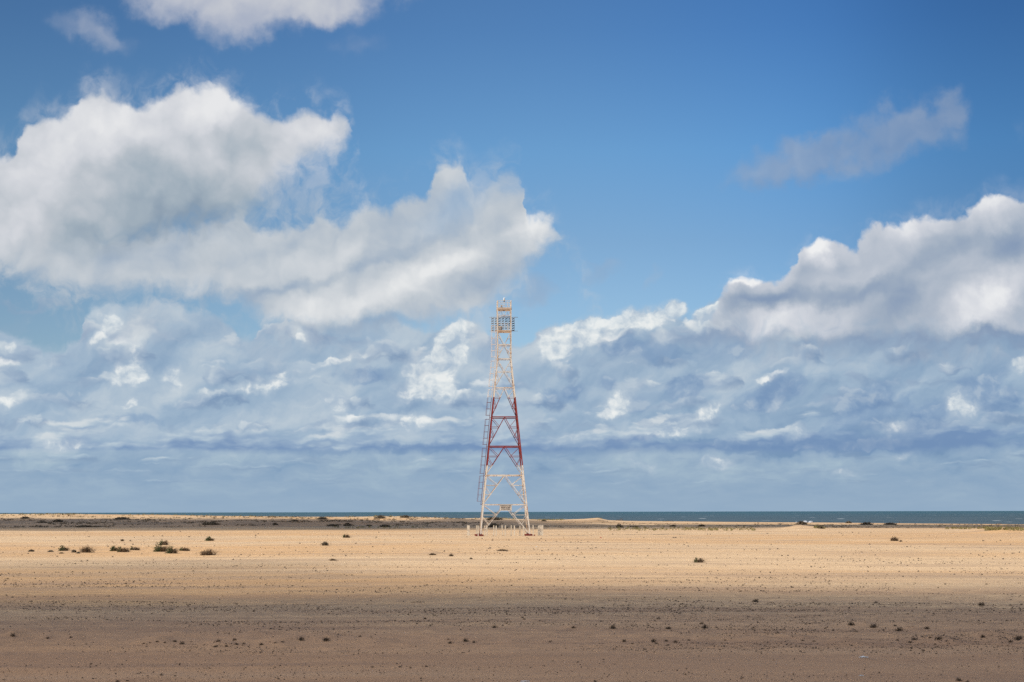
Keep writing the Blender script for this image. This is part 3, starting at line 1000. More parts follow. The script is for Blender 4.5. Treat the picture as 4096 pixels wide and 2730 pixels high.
def onface(f, u, z, inset=0.0):
    a, b = FACES[f]
    A, B = corner(a, z), corner(b, z)
    p = A.lerp(B, u)
    n = (A + B) * 0.5
    n.z = 0
    n = n.normalized()
    return p - n * (0.03 + inset)


def member(name, f, u0, z0, u1, z1, w=0.085, inset=0.0):
    a, b = onface(f, u0, z0, inset), onface(f, u1, z1, inset)
    n = (corner(FACES[f][0], 0) + corner(FACES[f][1], 0)); n.z = 0
    n.normalize()
    s_ = (b - a).cross(n).normalized()
    V_, F_ = join(prism(a, b, 0.014, w, up=s_), prism(a - n * 0.03 + s_ * w * 0.46, b - n * 0.03 + s_ * w * 0.46, 0.06, 0.012, up=s_))
    return part(name, (V_, F_), m_tower, tower)


for f in range(4):
    # big horizontals
    for i, z in enumerate(LV[1:7]):
        member('cross_beam', f, 0.0, z, 1.0, z, 0.15 if i in (0, 1, 2, 3) else 0.12)
    # lambda bracing with redundant members, ground to the fourth level
    for i in range(5):
        z0, z1 = LV[i], LV[i + 1]
        if i == 0: z0 = 0.12
        for s_ in (0, 1):
            e = float(s_)
            member('diagonal_brace', f, e, z0, 0.5, z1, 0.088, 0.02)
            za, zb = (z0 + (z1 - z0) * 0.34, z0 + (z1 - z0) * 0.66)
            ua, ub = e + (0.5 - e) * 0.34, e + (0.5 - e) * 0.66
            if i == 4:
                za, zb = z0 + (z1 - z0) * 0.33, TZ(1592)
                ub = e + (0.5 - e) * (zb - z0) / (z1 - z0)
            if i > 0:
                member('horizontal_strut', f, e, za, ua, za, 0.058, 0.01)
            member('horizontal_strut', f, e, zb, ub, zb, 0.058, 0.01)
            member('diagonal_strut', f, e, z1, ub, zb, 0.058, 0.01)
            member('diagonal_strut', f, e, zb, ua, za, 0.058, 0.01)
    # crossed panels above
    for i, zm_ in ((5, TZ(1488.5)), (6, TZ(1382))):
        z0, z1 = LV[i], LV[i + 1]
        member('cross_beam', f, 0.0, zm_, 1.0, zm_, 0.08 if i == 5 else 0.13)
        for s_ in (0.0, 1.0):
            member('diagonal_brace', f, s_, z0, 0.5, zm_, 0.075, 0.02)
            member('diagonal_brace', f, 0.5, zm_, s_, z1, 0.075, 0.02)
            for zz, uu in ((z0 + (zm_ - z0) * 0.5, 0.25), (z1 + (zm_ - z1) * 0.5, 0.25)):
                u = uu if s_ == 0 else 1 - uu
                member('horizontal_strut', f, s_, zz, u, zz, 0.05, 0.01)
            member('diagonal_strut', f, s_, zm_, (0.25 if s_ == 0 else 0.75), z0 + (zm_ - z0) * 0.5, 0.045, 0.01)
        V_, F_ = box(onface(f, 0.5, zm_, 0.01), (0.24, 0.24, 0.24) if i == 5 else (0.18, 0.18, 0.18))
    # the open bay between the panel frame and the top deck
    za, zb = TZ(1268), TZ(1240)
    for u0, u1 in ((0.30, 0.5), (0.72, 0.5), (0.5, 0.30), (0.5, 0.72)):
        pass
    member('diagonal_brace', f, 0.12, za + 0.1, 0.32, zb, 0.04, 0.02)
    member('diagonal_brace', f, 0.32, zb, 0.5, za, 0.04, 0.02)
    member('diagonal_brace', f, 0.72, zb, 0.5, za, 0.04, 0.02)
    member('diagonal_brace', f, 0.74, zb, 0.94, za + 0.1, 0.04, 0.02)
    member('cross_beam', f, 0.0, TZ(1265), 1.0, TZ(1265), 0.09)
    member('cross_beam', f, 0.0, TZ(1296), 1.0, TZ(1296), 0.035)

hw = halfw(99)
# lower platform, upper deck: plated decks with edge beams
z = TZ(1325.5)
part('platform', join(box((0, 0, z), (2 * hw - 0.3, 2 * hw - 0.3, 0.05)), *[box((sx * (hw - 0.0) if ax else 0, 0 if ax else sx * hw, z - 0.05), ((0.07, 2 * hw, 0.22) if ax else (2 * hw - 0.08, 0.07, 0.22))) for ax in (0, 1) for sx in (-1, 1)]), m_rust, tower)
z = TZ(1238.5)
part('top_deck', join(box((0, 0, z), (2 * hw - 0.3, 2 * hw - 0.3, 0.06)), *[box((sx * hw if ax else 0, 0 if ax else sx * hw, z), ((0.08, 2 * hw, 0.28) if ax else (2 * hw - 0.09, 0.08, 0.28))) for ax in (0, 1) for sx in (-1, 1)]), m_rust, tower)
zt, zd = ZTOP, TZ(1235)


def guard(name, z0, z1, rails, hb, mids):
    pcs = []
    for zz in rails:
        for k in range(4):
            a, b = SGN[k], SGN[(k + 1) % 4]
            pcs.append(prism((a[0] * hb, a[1] * hb, zz), (b[0] * hb, b[1] * hb, zz), 0.045, 0.045))
    for u in mids:
        for sy in (-1, 1):
            pcs.append(prism((u * hb, sy * hb, z0), (u * hb, sy * hb, z1), 0.045, 0.045))
            pcs.append(prism((sy * hb, u * hb, z0), (sy * hb, u * hb, z1), 0.045, 0.045))
    return part(name, join(*pcs), m_tower, tower)


guard('guard_rail', zd, zt, [zt - 0.03, TZ(1213), TZ(1227.5)], hw - 0.02, [0.5])
guard('guard_rail', TZ(1324), TZ(1296), [TZ(1309)], hw - 0.06, [0.52, -0.94, 0.9])

# louvred day-mark panels on the far side of the platform
zl0, zl1 = TZ(1323), TZ(1267)
pxw = TY / FPX
for k, uu in enumerate([590, 698, 806, 914, 1022, 1130, 1240]):
    cx = (1900 + uu / 7.84 - 2020) * pxw * 1.01
    w = 0.325
    yb = hw + 0.16
    st_ = part('louvre_panel', join(*[box((cx + s_ * w / 2, yb, (zl0 + zl1) / 2), (0.045, 0.05, zl1 - zl0)) for s_ in (-1, 1)]), m_stile, tower)
    for j in range(6):
        zc = zl0 + (zl1 - zl0) * (j + 0.42) / 6.0
        t_ = 0.165
        vs = [Vector((cx + sx * (w / 2 - 0.03), yb + yy, zc + 0.045 * sx + dz_)) for yy, dzz in ((-0.07, -t_ / 2), (0.07, t_ / 2)) for sx, dz_ in ((-1, dzz), (1, dzz))]
        vs2 = [v + Vector((0, 0.012, -0.006)) for v in vs]
        part('slat', (vs + vs2, [(0, 1, 3, 2), (4, 6, 7, 5), (0, 4, 5, 1), (2, 3, 7, 6), (0, 2, 6, 4), (1, 5, 7, 3)]), m_slat, st_)
for zz, th in ((TZ(1266.5), 0.055), (TZ(1322), 0.035)):
    pcs = [prism(((1961.5 - 2020) * pxw, hw + 0.12, zz), ((2077 - 2020) * pxw, hw + 0.12, zz), th, th)]
    pcs += [prism((s_ * hw * 0.9, hw - 0.05, zz), (s_ * hw * 0.9, hw + 0.12, zz), 0.04, 0.04) for s_ in (-1, 1)]
    part('panel_rail', join(*pcs), m_stile, tower)

# ladder with its cage sections, outside the left face
def ladx(z):
    h = halfw(z)
    gap = 0.24 if z < ZK else 0.24
    return -h - gap


lz = [TZ(2021), TZ(1438), TZ(1304)]
rails = []
for yy in (-0.21, 0.21):
    rails.append(prism((ladx(lz[0]), yy, lz[0]), (ladx(lz[1]), yy, lz[1]), 0.06, 0.05))
    rails.append(prism((ladx(lz[1]), yy, lz[1]), (ladx(lz[2]), yy, lz[2]), 0.06, 0.05))
for zz in (TZ(2019), TZ(1903), TZ(1788), TZ(1671), TZ(1554), TZ(1438), TZ(1326)):
    rails.append(prism((ladx(zz), 0.0, zz), (-halfw(zz), 0.0, zz), 0.06, 0.06))
ladder = part('ladder', join(*rails), m_cage, tower)
rg = []
zz = lz[0] + 0.2
while zz < lz[2]:
    rg.append(tube([(ladx(zz), -0.2, zz), (ladx(zz), 0.2, zz)], 0.013, 5))
    zz += 0.33
part('rungs', join(*rg), m_cage, ladder)
for p0, p1, nh in ((2006, 1904.6, 5), (1895, 1793.5, 4), (1779, 1678, 5), (1662, 1560.5, 5), (1546.5, 1445, 5), (1429, 1304, 6)):
    z0, z1 = TZ(p0), TZ(p1)
    pcs = []
    prof = []
    for a in np.linspace(-90, 90, 9):
        prof.append((-0.62 * max(0, math.cos(R(a))) ** 0.6, 0.33 * math.sin(R(a))))
    for i in range(nh):
        zz = z0 + (z1 - z0) * i / (nh - 1)
        x0 = ladx(zz)
        pcs.append(tube([(x0 + q[0], q[1], zz) for q in prof], 0.020, 4))
    for i in (2, 4, 6):
        q = prof[i]
        zs = np.linspace(z0, z1, 2)
        pcs.append(tube([(ladx(a) + q[0], q[1], a) for a in zs], 0.018, 4))
    part('safety_cage', join(*pcs), m_cage, tower)

# lantern on its pole, boxes on the decks
zp = TZ(1206)
lant = part('lantern', lathe([(0.06, 0.0), (0.12, 0.03), (0.135, 0.12), (0.13, 0.30), (0.10, 0.42), (0.05, 0.46)], 14, (0.02, 0, zp + 0.09)), m_white, tower)
part('lantern_base', lathe([(0.03, -0.07), (0.07, -0.03), (0.16, 0.0), (0.16, 0.07), (0.10, 0.088)], 14, (0.02, 0, zp)), m_black, lant)
part('pole', tube([(0.02, 0, zd), (0.02, 0, zp - 0.04)], 0.035, 8), m_white, tower)
part('pulley_hook', tube([(0.02 + 0.09 * math.cos(a), 0, TZ(1243) + 0.09 * math.sin(a)) for a in np.linspace(0, 2 * math.pi, 9)[:-1]], 0.02, 4, closed=True), m_black, tower)


def standalone(name, loc_local, label, cat):
    o = bpy.data.objects.new(name, None)
    COL.objects.link(o)
    o.matrix_world = Matrix.Translation(tower.location) @ tower.rotation_euler.to_matrix().to_4x4() @ Matrix.Translation(loc_local)
    return tag(o, label, cat)


bb = standalone('battery_box', (-0.36, 0.0, TZ(1235) + 0.0), 'narrow grey battery box standing on the top deck of the tower beside the pole', 'box')
part('body', box((0, 0, 0.25), (0.25, 0.24, 0.44)), m_grey, bb)
part('lid', box((0, 0, 0.495), (0.30, 0.28, 0.05)), m_white, bb)
part('foot', join(box((-0.09, 0, 0.016), (0.04, 0.24, 0.028)), box((0.09, 0, 0.016), (0.04, 0.24, 0.028))), m_black, bb)
eb = standalone('equipment_box', (-0.58, -0.35, TZ(1325) + 0.03), 'squat beige equipment cabinet on the lower platform behind the louvred panels', 'cabinet')
V_, F_ = join(box((0, 0, 0.29), (0.60, 0.5, 0.42)))
part('body', (V_, F_), m_grey, eb)
part('hood', ([Vector(v) for v in ((-.32, -.27, .502), (.32, -.27, .502), (.32, .27, .502), (-.32, .27, .502), (-.20, -.2, .64), (.28, -.2, .64), (.28, .2, .64), (-.20, .2, .64))],
              [(0, 3, 2, 1), (4, 5, 6, 7), (0, 1, 5, 4), (1, 2, 6, 5), (2, 3, 7, 6), (3, 0, 4, 7)]), m_rust, eb)
part('foot', join(box((-0.24, 0, 0.04), (0.06, 0.5, 0.08)), box((0.24, 0, 0.04), (0.06, 0.5, 0.08))), m_black, eb)

# the notice board wired to the lowest cross beam
zs0, zs1 = TZ(2043), TZ(2019.5)
yf = -halfw((zs0 + zs1) / 2) - 0.14
cx = (2019.4 - 2017.5) * pxw + math.tan(R(2.4)) * yf * 0.0
sg = standalone('notice_board', (cx, yf, (zs0 + zs1) / 2), 'rectangular cream notice board with black lettering on the lowest beam of the tower', 'sign')
sw, sh = 46.5 * pxw, (zs1 - zs0)
m_board = plain('board_paint', (0.74, 0.66, 0.56), var=0.12, scale=2.5)
m_ink = plain('black_lettering', (0.025, 0.02, 0.02), var=0.1)
part('board', box((0, 0, 0), (sw, 0.03, sh)), m_board, sg)
part('board_frame', join(box((0, 0, sh / 2 + 0.012), (sw + 0.05, 0.05, 0.025)), box((0, 0, -sh / 2 - 0.012), (sw + 0.05, 0.05, 0.025)),
                         box((-sw / 2 - 0.012, 0, 0), (0.025, 0.046, sh)), box((sw / 2 + 0.012, 0, 0), (0.025, 0.046, sh))), m_stile, sg)
for i, (txt, ww) in enumerate((('PROPRIEDADE DA UNIÃO', 0.90), ('MARINHA DO BRASIL', 0.80), ('ENTRADA PROIBIDA', 0.78))):
    cu = bpy.data.curves.new('lettering', 'FONT')
    cu.body = txt
    cu.size = 0.21
    cu.align_x = 'CENTER'; cu.align_y = 'CENTER'
    cu.extrude = 0.004
    cu.offset = 0.006
    tmp = bpy.data.objects.new('lettering_curve', cu)
    COL.objects.link(tmp)
    bpy.context.view_layer.update()
    me = bpy.data.meshes.new_from_object(tmp.evaluated_get(bpy.context.evaluated_depsgraph_get()))
    bpy.data.objects.remove(tmp)
    xs = [v.co.x for v in me.vertices]
    k_ = ww * sw / (max(xs) - min(xs))
    for v in me.vertices:
        v.co = Vector((v.co.x * k_, -v.co.z - 0.021, v.co.y + sh * (0.27 - 0.27 * i)))
    me.materials.clear()
    me.materials.append(m_ink)
    to = bpy.data.objects.new('lettering', me)
    COL.objects.link(to)
    to.parent = sg

# ---------------------------------------------------------------- the square of bare posts round the tower
def post_mesh(seed, h):
    r_ = random.Random(seed)
    w = 0.078
    vs = []; n = 5
    for i in range(n):
        t = i / (n - 1)
        ox, oy = (r_.uniform(-.006, .006), r_.uniform(-.006, .006)) if i else (0, 0)
        ww = w * (1 - 0.08 * t)
        for a, b in ((-1, -1), (1, -1), (1, 1), (-1, 1)):
            vs.append(Vector((ox + a * ww, oy + b * ww, -0.25 + (h + 0.25) * t + (0.02 * (a + b) * r_.uniform(-.6, .6) if i == n - 1 else 0))))
    fs = [(0, 3, 2, 1), tuple((n - 1) * 4 + k for k in range(4))]
    for i in range(n - 1):
        for k in range(4):
            fs.append((i * 4 + k, i * 4 + (k + 1) % 4, i * 4 + 4 + (k + 1) % 4, i * 4 + 4 + k))
    return vs, fs


m_post = paint('post_paint', (0.68, 0.59, 0.46, 1), rusty=(0.22, 0.13, 0.07), amount=0.7)
ORD = ['first', 'second', 'third', 'fourth', 'fifth', 'sixth', 'seventh', 'eighth', 'ninth', 'tenth', 'eleventh', 'twelfth',
       'thirteenth', 'fourteenth', 'fifteenth', 'sixteenth', 'seventeenth', 'eighteenth', 'nineteenth', 'twentieth',
       'twenty-first', 'twenty-second', 'twenty-third', 'twenty-fourth', 'twenty-fifth', 'twenty-sixth', 'twenty-seventh', 'twenty-eighth', 'twenty-ninth', 'thirtieth']
FR = [1876, 1913, 1948, 1984.5, 2021, 2057.5, 2094, 2132.6, 2171]
YF, YB = TY - 4.9, TY + 5.6
fl = [at(p, 2140, YF).x for p in FR]
shift = -math.tan(R(2.6)) * (YB - YF)


def post(x, y, h, label, seed):
    z0 = float(terrain(np.array([x]), np.array([y]))[0])
    V_, F_ = post_mesh(seed, h)
    o = mesh_obj('fence_post', [tuple(v) for v in V_], F_, m_post)
    o.location = (x, y, z0)
    o.rotation_euler = (R(random.uniform(-1.6, 1.6)), R(random.uniform(-1.6, 1.6)), R(random.uniform(-6, 6)))
    tag(o, label, 'post', 'posts set in a square round the tower')


sd_ = 0
for i, x in enumerate(fl):
    post(x, YF, 1.52 + random.uniform(-.04, .04), 'weathered cream post, %s from the left in the near row below the tower' % ORD[i], sd_); sd_ += 1
for i in range(1, 8):
    x = fl[i] + shift
    post(x, YB, 1.5 + random.uniform(-.05, .05), 'shaded cream post, %s from the left in the far row below the tower' % ORD[i], sd_); sd_ += 1
for side, xi in (('left', 0), ('right', 8)):
    for j in range(1, 9):
        f = j / 8
        post(fl[xi] + shift * f, YF + (YB - YF) * f, 1.5 + random.uniform(-.05, .05),
             'cream post, %s behind the near corner in the %s side row by the tower' % (ORD[j - 1], side), sd_); sd_ += 1
# ================================================================ plants and litter
def leafmat(name, cols, rough=0.8):
    m, b = material(name)
    n = noise(objco(), 9.0, 2, 0.5, dims='3D')
    c_ = ramp(smooth(n, 0.3, 0.7), [(i / (len(cols) - 1), c) for i, c in enumerate(cols)])
    S.t.links.new(c_.k, b.inputs['Base Color'])
    b.inputs['Roughness'].default_value = rough
    b.inputs['Specular IOR Level'].default_value = 0.15
    return m


m_leaf = leafmat('green_foliage', [(0.045, 0.060, 0.022), (0.085, 0.098, 0.040), (0.13, 0.13, 0.06)])
m_twig = leafmat('dry_twigs', [(0.095, 0.060, 0.036), (0.17, 0.115, 0.07), (0.26, 0.19, 0.12)])
m_dry = leafmat('dry_tuft', [(0.050, 0.036, 0.026), (0.085, 0.062, 0.042), (0.14, 0.10, 0.065)])
m_olive = leafmat('olive_creeper', [(0.10, 0.080, 0.054), (0.17, 0.132, 0.088), (0.25, 0.19, 0.125)])
m_grass = leafmat('dune_grass_blades', [(0.16, 0.15, 0.05), (0.24, 0.21, 0.08), (0.30, 0.24, 0.11)])
m_litter = leafmat('dark_litter', [(0.050, 0.036, 0.027), (0.095, 0.066, 0.047), (0.15, 0.105, 0.07)])
m_wood = plain('driftwood_grey', (0.15, 0.115, 0.09), var=0.4)
m_scrap = plain('white_scrap', (0.78, 0.77, 0.74), rough=0.5, var=0.1)
m_heap = plain('grey_white_cover', (0.50, 0.52, 0.55), var=0.2)
m_redscrap = plain('red_scrap', (0.50, 0.05, 0.04), rough=0.5, var=0.1)


def leaves(n, w, d, h, size, r_, lean=0.0, flat=False, x0=0.0, power=0.5, aspect=1.7):
    """n leaf-sized faces through a low dome, as one mesh"""
    ux = r_.normal(0, 1, n); uy = r_.normal(0, 1, n); uz = np.abs(r_.normal(0, 1, n))
    q = np.sqrt(ux ** 2 + uy ** 2 + uz ** 2); rad = r_.random(n) ** power
    lump = 0.72 + 0.55 * np.abs(np.sin(3.1 * np.arctan2(uy, ux) + r_.random() * 6) * np.cos(2.3 * uz / q * 3))
    x = ux / q * rad * w / 2 * lump + x0; y = uy / q * rad * d / 2 * lump; z = uz / q * rad * h * lump + 0.02 * h
    x = x + z * lean
    nrm = r_.normal(0, 1, (n, 3)); nrm[:, 2] = np.abs(nrm[:, 2]) + 0.3
    nrm /= np.linalg.norm(nrm, axis=1)[:, None]
    a = np.cross(nrm, r_.normal(0, 1, (n, 3))); a /= np.linalg.norm(a, axis=1)[:, None]
    b = np.cross(nrm, a)
    s = size * (0.6 + 0.8 * r_.random(n))[:, None]
    c = np.stack([x, y, z], -1)
    V = np.stack([c - a * s * aspect, c + b * s * 0.6, c + a * s * aspect, c - b * s * 0.6], 1).reshape(-1, 3)
    V[:, 2] = np.maximum(V[:, 2], -0.01)
    F = np.arange(n * 4).reshape(n, 4)
    return V, F


def blades(n, w, d, h, width, r_, spread=0.8, x0=0.0, lean=0.25):
    """n thin tapering blades or twigs fanning out of the ground"""
    bx = r_.normal(0, 0.20, n) * w + x0; by = r_.normal(0, 0.20, n) * d
    ang = r_.random(n) * 2 * np.pi; out_ = r_.random(n) * spread
    hh = h * (0.45 + 0.55 * r_.random(n))
    tx = bx + np.cos(ang) * out_ * w * 0.5 + lean * hh; ty = by + np.sin(ang) * out_ * d * 0.5
    mx = bx * 0.6 + tx * 0.4; my = by * 0.6 + ty * 0.4
    pa = ang + np.pi / 2
    dx_, dy_ = np.cos(pa) * width, np.sin(pa) * width
    z0 = np.full(n, -0.02 * h)
    V = np.stack([np.stack([bx - dx_, by - dy_, z0], -1), np.stack([bx + dx_, by + dy_, z0], -1),
                  np.stack([mx + dx_ * .8, my + dy_ * .8, hh * 0.65], -1), np.stack([mx - dx_ * .8, my - dy_ * .8, hh * 0.65], -1),
                  np.stack([tx + dx_ * .2, ty, hh], -1), np.stack([tx - dx_ * .2, ty, hh], -1)], 1).reshape(-1, 3)
    i = np.arange(n)[:, None] * 6
    F = np.concatenate([i + [0, 1, 2, 3], i + [3, 2, 4, 5]])
    return V, F


def vjoin(*l):
    V = []; F = []; o = 0
    for v, f in l:
        V.append(v); F.append(f + o); o += len(v)
    return np.concatenate(V), np.concatenate(F)


def shrub(px, py, wpx, hr, kind, label, name='sand_shrub', cat='shrub', group=None):
    x, y, z = ground(px, py + wpx * hr * 0.35)
    w = px_m(wpx, y); h = w * hr * 1.25; d = w * 1.1
    r_ = np.random.default_rng(int(px * 7 + py))
    root = bpy.data.objects.new(name, None)
    COL.objects.link(root)
    root.location = (x, y, z - 0.02)
    n = int(90 + min(wpx, 60) * 14)
    s = max(0.012, px_m(1.7, y))
    if kind == 'green':
        mesh_obj('foliage', *leaves(n, w * 0.85, d, h, s, r_, x0=-w * 0.06), m_leaf, root)
        mesh_obj('twigs', *vjoin(blades(n // 4, w * 0.8, d, h * 0.8, s * 0.3, r_, x0=w * 0.18, lean=0.8), leaves(n // 3, w * 0.55, d * 0.8, h * 0.55, s * .8, r_, x0=w * 0.30)), m_twig, root)
    elif kind == 'mixed':
        mesh_obj('foliage', *leaves(n // 3, w * 0.42, d * .8, h, s, r_, x0=-w * 0.26), m_leaf, root)
        mesh_obj('twigs', *vjoin(leaves(n // 2, w * 0.7, d, h * 0.8, s, r_, x0=w * 0.14), blades(n // 5, w, d, h * 0.9, s * 0.3, r_, lean=0.6)), m_twig, root)
    elif kind == 'dry':
        mesh_obj('twigs', *vjoin(leaves(n // 2, w, d, h, s, r_, power=0.3), blades(n // 3, w * 1.2, d, h * 1.05, s * 0.28, r_, spread=1.5, lean=0.2)), m_twig, root)
    elif kind == 'olive':
        mesh_obj('foliage', *leaves(n, w, d, h, s * 1.1, r_, power=0.4), m_olive, root)
        mesh_obj('twigs', *blades(n // 6, w, d, h * 1.05, s * 0.3, r_, spread=1.2), m_dry, root)
    tag(root, label, cat, group)
    return root


SG = 'shrubs on the sunlit sand'
for px, py, w, hr, k, lab in [
    (124, 2205, 24, .26, 'olive', 'tiny low brown shrub, leftmost on the sunlit sand'),
    (202, 2207, 22, .25, 'olive', 'small low shrub just left of the dark green one on the left'),
    (252, 2199, 38, .42, 'green', 'dark green shrub with a brown tail, furthest left of the green ones'),
    (245, 2214, 15, .3, 'dry', 'tiny brown tuft directly in front of the leftmost green shrub'),
    (296, 2208, 19, .42, 'olive', 'small round olive shrub, left one of a small pair'),
    (314, 2213, 14, .35, 'olive', 'small round olive shrub, right one of a small pair'),
    (344, 2204, 46, .45, 'dry', 'leafless branchy brown shrub between green shrubs on the left'),
    (455, 2199, 32, .55, 'green', 'upright dark green shrub joined to a browner one at its right'),
    (493, 2203, 52, .32, 'mixed', 'wide brownish green shrub between a greener one and a low one'),
    (538, 2197, 40, .28, 'mixed', 'low sprawling shrub with a thin brown tail, left of the largest pair'),
    (638, 2198, 54, .50, 'green', 'large dense green shrub, left one of the largest pair'),
    (683, 2206, 44, .55, 'green', 'large dense green shrub, right one of the largest pair'),
    (655, 2175, 40, .42, 'mixed', 'half green shrub standing just behind the largest pair'),
    (738, 2200, 46, .26, 'mixed', 'low flat twiggy shrub to the right of the largest pair'),
    (830, 2215, 58, .32, 'dry', 'dome of pale dry twigs over a sand mound'),
    (836, 2160, 34, .36, 'green', 'small dark shrub with a long thin tail, highest of the left group'),
    (489, 2163, 12, .6, 'dry', 'tiny round dark tuft alone on orange sand at left'),
    (1385, 2148, 30, .40, 'mixed', 'dark windblown shrub nearest the horizon left of the tower'),
    (1300, 2179, 28, .42, 'olive', 'small dark shrub alone on pale sand left of the tower'),
    (1332, 2241, 26, .22, 'dry', 'flat scrap of brown twigs on the sunlit sand left of the tower'),
    (1729, 2219, 28, .20, 'dry', 'flattened brown shrub in line below the left posts'),
    (1805, 2223, 16, .5, 'dry', 'small pointed brown tuft below the left foot of the tower'),
    (1884, 2236, 12, .4, 'olive', 'tiny dark tuft just below the left foot of the tower'),
    (2010, 2203, 44, .14, 'dry', 'thin flat brown shrub on a sand swell directly below the tower'),
    (2795, 2245, 44, .38, 'mixed', 'green and brown shrub alone on the sunlit sand right of centre'),
    (3577, 2160, 30, .42, 'dry', 'dark tangle of dry twigs alone at far right'),
    (3603, 2166, 12, .3, 'dry', 'tiny twig beside the dark tangle at far right'),
]:
    shrub(px, py, w, hr, k, lab, group=SG)

DG = 'dark low bushes behind the flat'
for px, py, w, hr, lab in [
    (100, 2073, 38, .18, 'long dark bush, topmost at the far left below the dune crest'),
    (168, 2090, 38, .12, 'flat dark bush in the far left shade'),
    (231, 2086, 42, .22, 'rounded dark bush in the middle of the far left shade'),
    (341, 2108, 75, .10, 'long thin dark bush low in the left shade'),
    (486, 2076, 62, .13, 'long dark bush at the shade edge below the lit crest'),
    (841, 2097, 82, .12, 'broad dark bush in the shade, left third'),
    (1100, 2098, 20, .35, 'small dark bush at the start of the middle dunes'),
    (1178, 2084, 26, .22, 'small dark bush high on the middle dunes'),
    (1331, 2104, 46, .18, 'wide black bush left of the blackest one'),
    (1389, 2101, 32, .32, 'blackest rounded bush left of the tower'),
    (1476, 2104, 22, .22, 'small black bush right of the blackest one'),
    (1540, 2106, 42, .20, 'low dark bush in the strip left of the tower'),
    (1290, 2076, 40, .22, 'dark bush on the crest left of the tower'),
    (1520, 2072, 46, .26, 'scrubby dark bush on the crest nearer the tower'),
    (1620, 2069, 36, .24, 'dark bush at the highest point of the crest left of the tower'),
    (1973, 2106, 44, .30, 'dark bush framed between the legs of the tower'),
    (1975, 2078, 60, .16, 'grassy bush on the dune top framed between the tower legs'),
    (2175, 2085, 22, .2, 'flat dark bush just right of the tower at the shore'),
    (2477, 2108, 28, .45, 'rounded dark brown bush right of the tower'),
    (2540, 2109, 36, .12, 'flat dark strip right of the rounded brown bush'),
    (2692, 2105, 26, .22, 'low dark bush in the middle of the right strip'),
    (2806, 2105, 30, .26, 'dark bush on the ridge of the right strip'),
    (3207, 2096, 46, .26, 'dark bush crowning the pale sand hummock at right'),
    (3394, 2092, 24, .3, 'dark bush on the small dunes at right'),
    (3466, 2098, 50, .2, 'spreading dark bush behind the small dunes at right'),
    (3560, 2098, 50, .16, 'flat dark bush at the right end of the small dunes'),
    (3279, 2112, 26, .4, 'olive bush at the right foot of the pale hummock'),
]:
    shrub(px, py, w, hr * 0.8, 'olive', lab, name='low_bush', cat='bush', group=DG)

# ---- tufts of dead plants held on the near sand
front = [(52, 2541, 28), (190, 2552, 18), (283, 2549, 15), (574, 2575, 14), (600, 2570, 12), (628, 2566, 16), (660, 2569, 14), (697, 2564, 22), (727, 2572, 26), (765, 2567, 12),
         (862, 2585, 22), (873, 2563, 26), (905, 2583, 20), (938, 2558, 22), (946, 2576, 18), (975, 2574, 16), (1044, 2577, 22), (1100, 2570, 16), (1130, 2567, 16), (1204, 2556, 32),
         (1303, 2558, 36), (1800, 2572, 20), (1862, 2561, 30), (1895, 2568, 18), (1440, 2545, 16), (2200, 2567, 14), (2496, 2563, 24), (2530, 2574, 14), (2612, 2564, 26), (2625, 2572, 16), (2665, 2562, 18), (2700, 2567, 22),
         (2670, 2580, 14), (2755, 2560, 16), (2900, 2561, 14), (3210, 2561, 18), (3255, 2564, 16), (3640, 2567, 20), (3658, 2555, 26), (3720, 2550, 18), (3754, 2552, 32), (3931, 2545, 26), (3998, 2556, 14), (4040, 2566, 22), (4076, 2552, 40)]
back_ = [(1977, 2508, 24), (1700, 2474, 16), (2090, 2470, 14), (2294, 2508, 22), (2451, 2509, 32), (2594, 2502, 12), (2633, 2474, 20), (2673, 2511, 30), (2818, 2506, 36), (2805, 2493, 22), (3014, 2511, 16), (3300, 2513, 14),
         (3406, 2495, 34), (3493, 2504, 36), (3597, 2517, 36), (3706, 2511, 28), (3580, 2502, 18), (3022, 2402, 34), (3925, 2417, 32), (3505, 2408, 18)]
low_ = [(1490, 2668, 14), (1600, 2667, 16), (1640, 2671, 14), (1705, 2665, 16), (496, 2667, 10), (2745, 2675, 12), (3094, 2640, 12), (470, 2724, 20), (510, 2722, 18), (590, 2703, 14), (645, 2699, 18), (700, 2703, 12), (3836, 2718, 30), (3870, 2725, 18), (2380, 2726, 16)]
for row, txt in ((front, 'dead brown tuft, %s from the left in the nearer belt of tufts on shaded sand'),
                 (back_, 'dead brown tuft, %s from the left in the sparser row behind the nearer belt'),
                 (low_, 'small dark clump, %s from the left on the smooth sand nearest the viewer')):
    row = sorted(row)
    for i, (px, py, w) in enumerate(row):
        x, y, z = ground(px, py + w * 0.2)
        wm = px_m(w, y)
        r_ = np.random.default_rng(px + py)
        hgt = wm * (0.42 + 0.2 * r_.random())
        V_, F_ = vjoin(leaves(70, wm * 0.9, wm, hgt * 0.8, wm * 0.06, r_, power=0.4), blades(46, wm, wm, hgt * 1.1, wm * 0.016, r_, spread=1.1, lean=0.15))
        o = mesh_obj('dead_tuft', V_, F_, m_dry)
        o.location = (x, y, z - 0.01)
        name_i = ORD[i] if i < 30 else '%dth' % (i + 1) if (i + 1) % 10 not in (1, 2, 3) else '%d%s' % (i + 1, {1: 'st', 2: 'nd', 3: 'rd'}[(i + 1) % 10])
        tag(o, txt % name_i, 'tuft', 'dead tufts on the near sand')

# ---- single pieces
def place(name, px, py, V, F, mat, label, cat, sm=False):
    x, y, z = ground(px, py)
    o = mesh_obj(name, [tuple(v) for v in V] if not isinstance(V, np.ndarray) else V, F, mat, smooth_=sm)
    o.location = (x, y, z)
    return tag(o, label, cat)


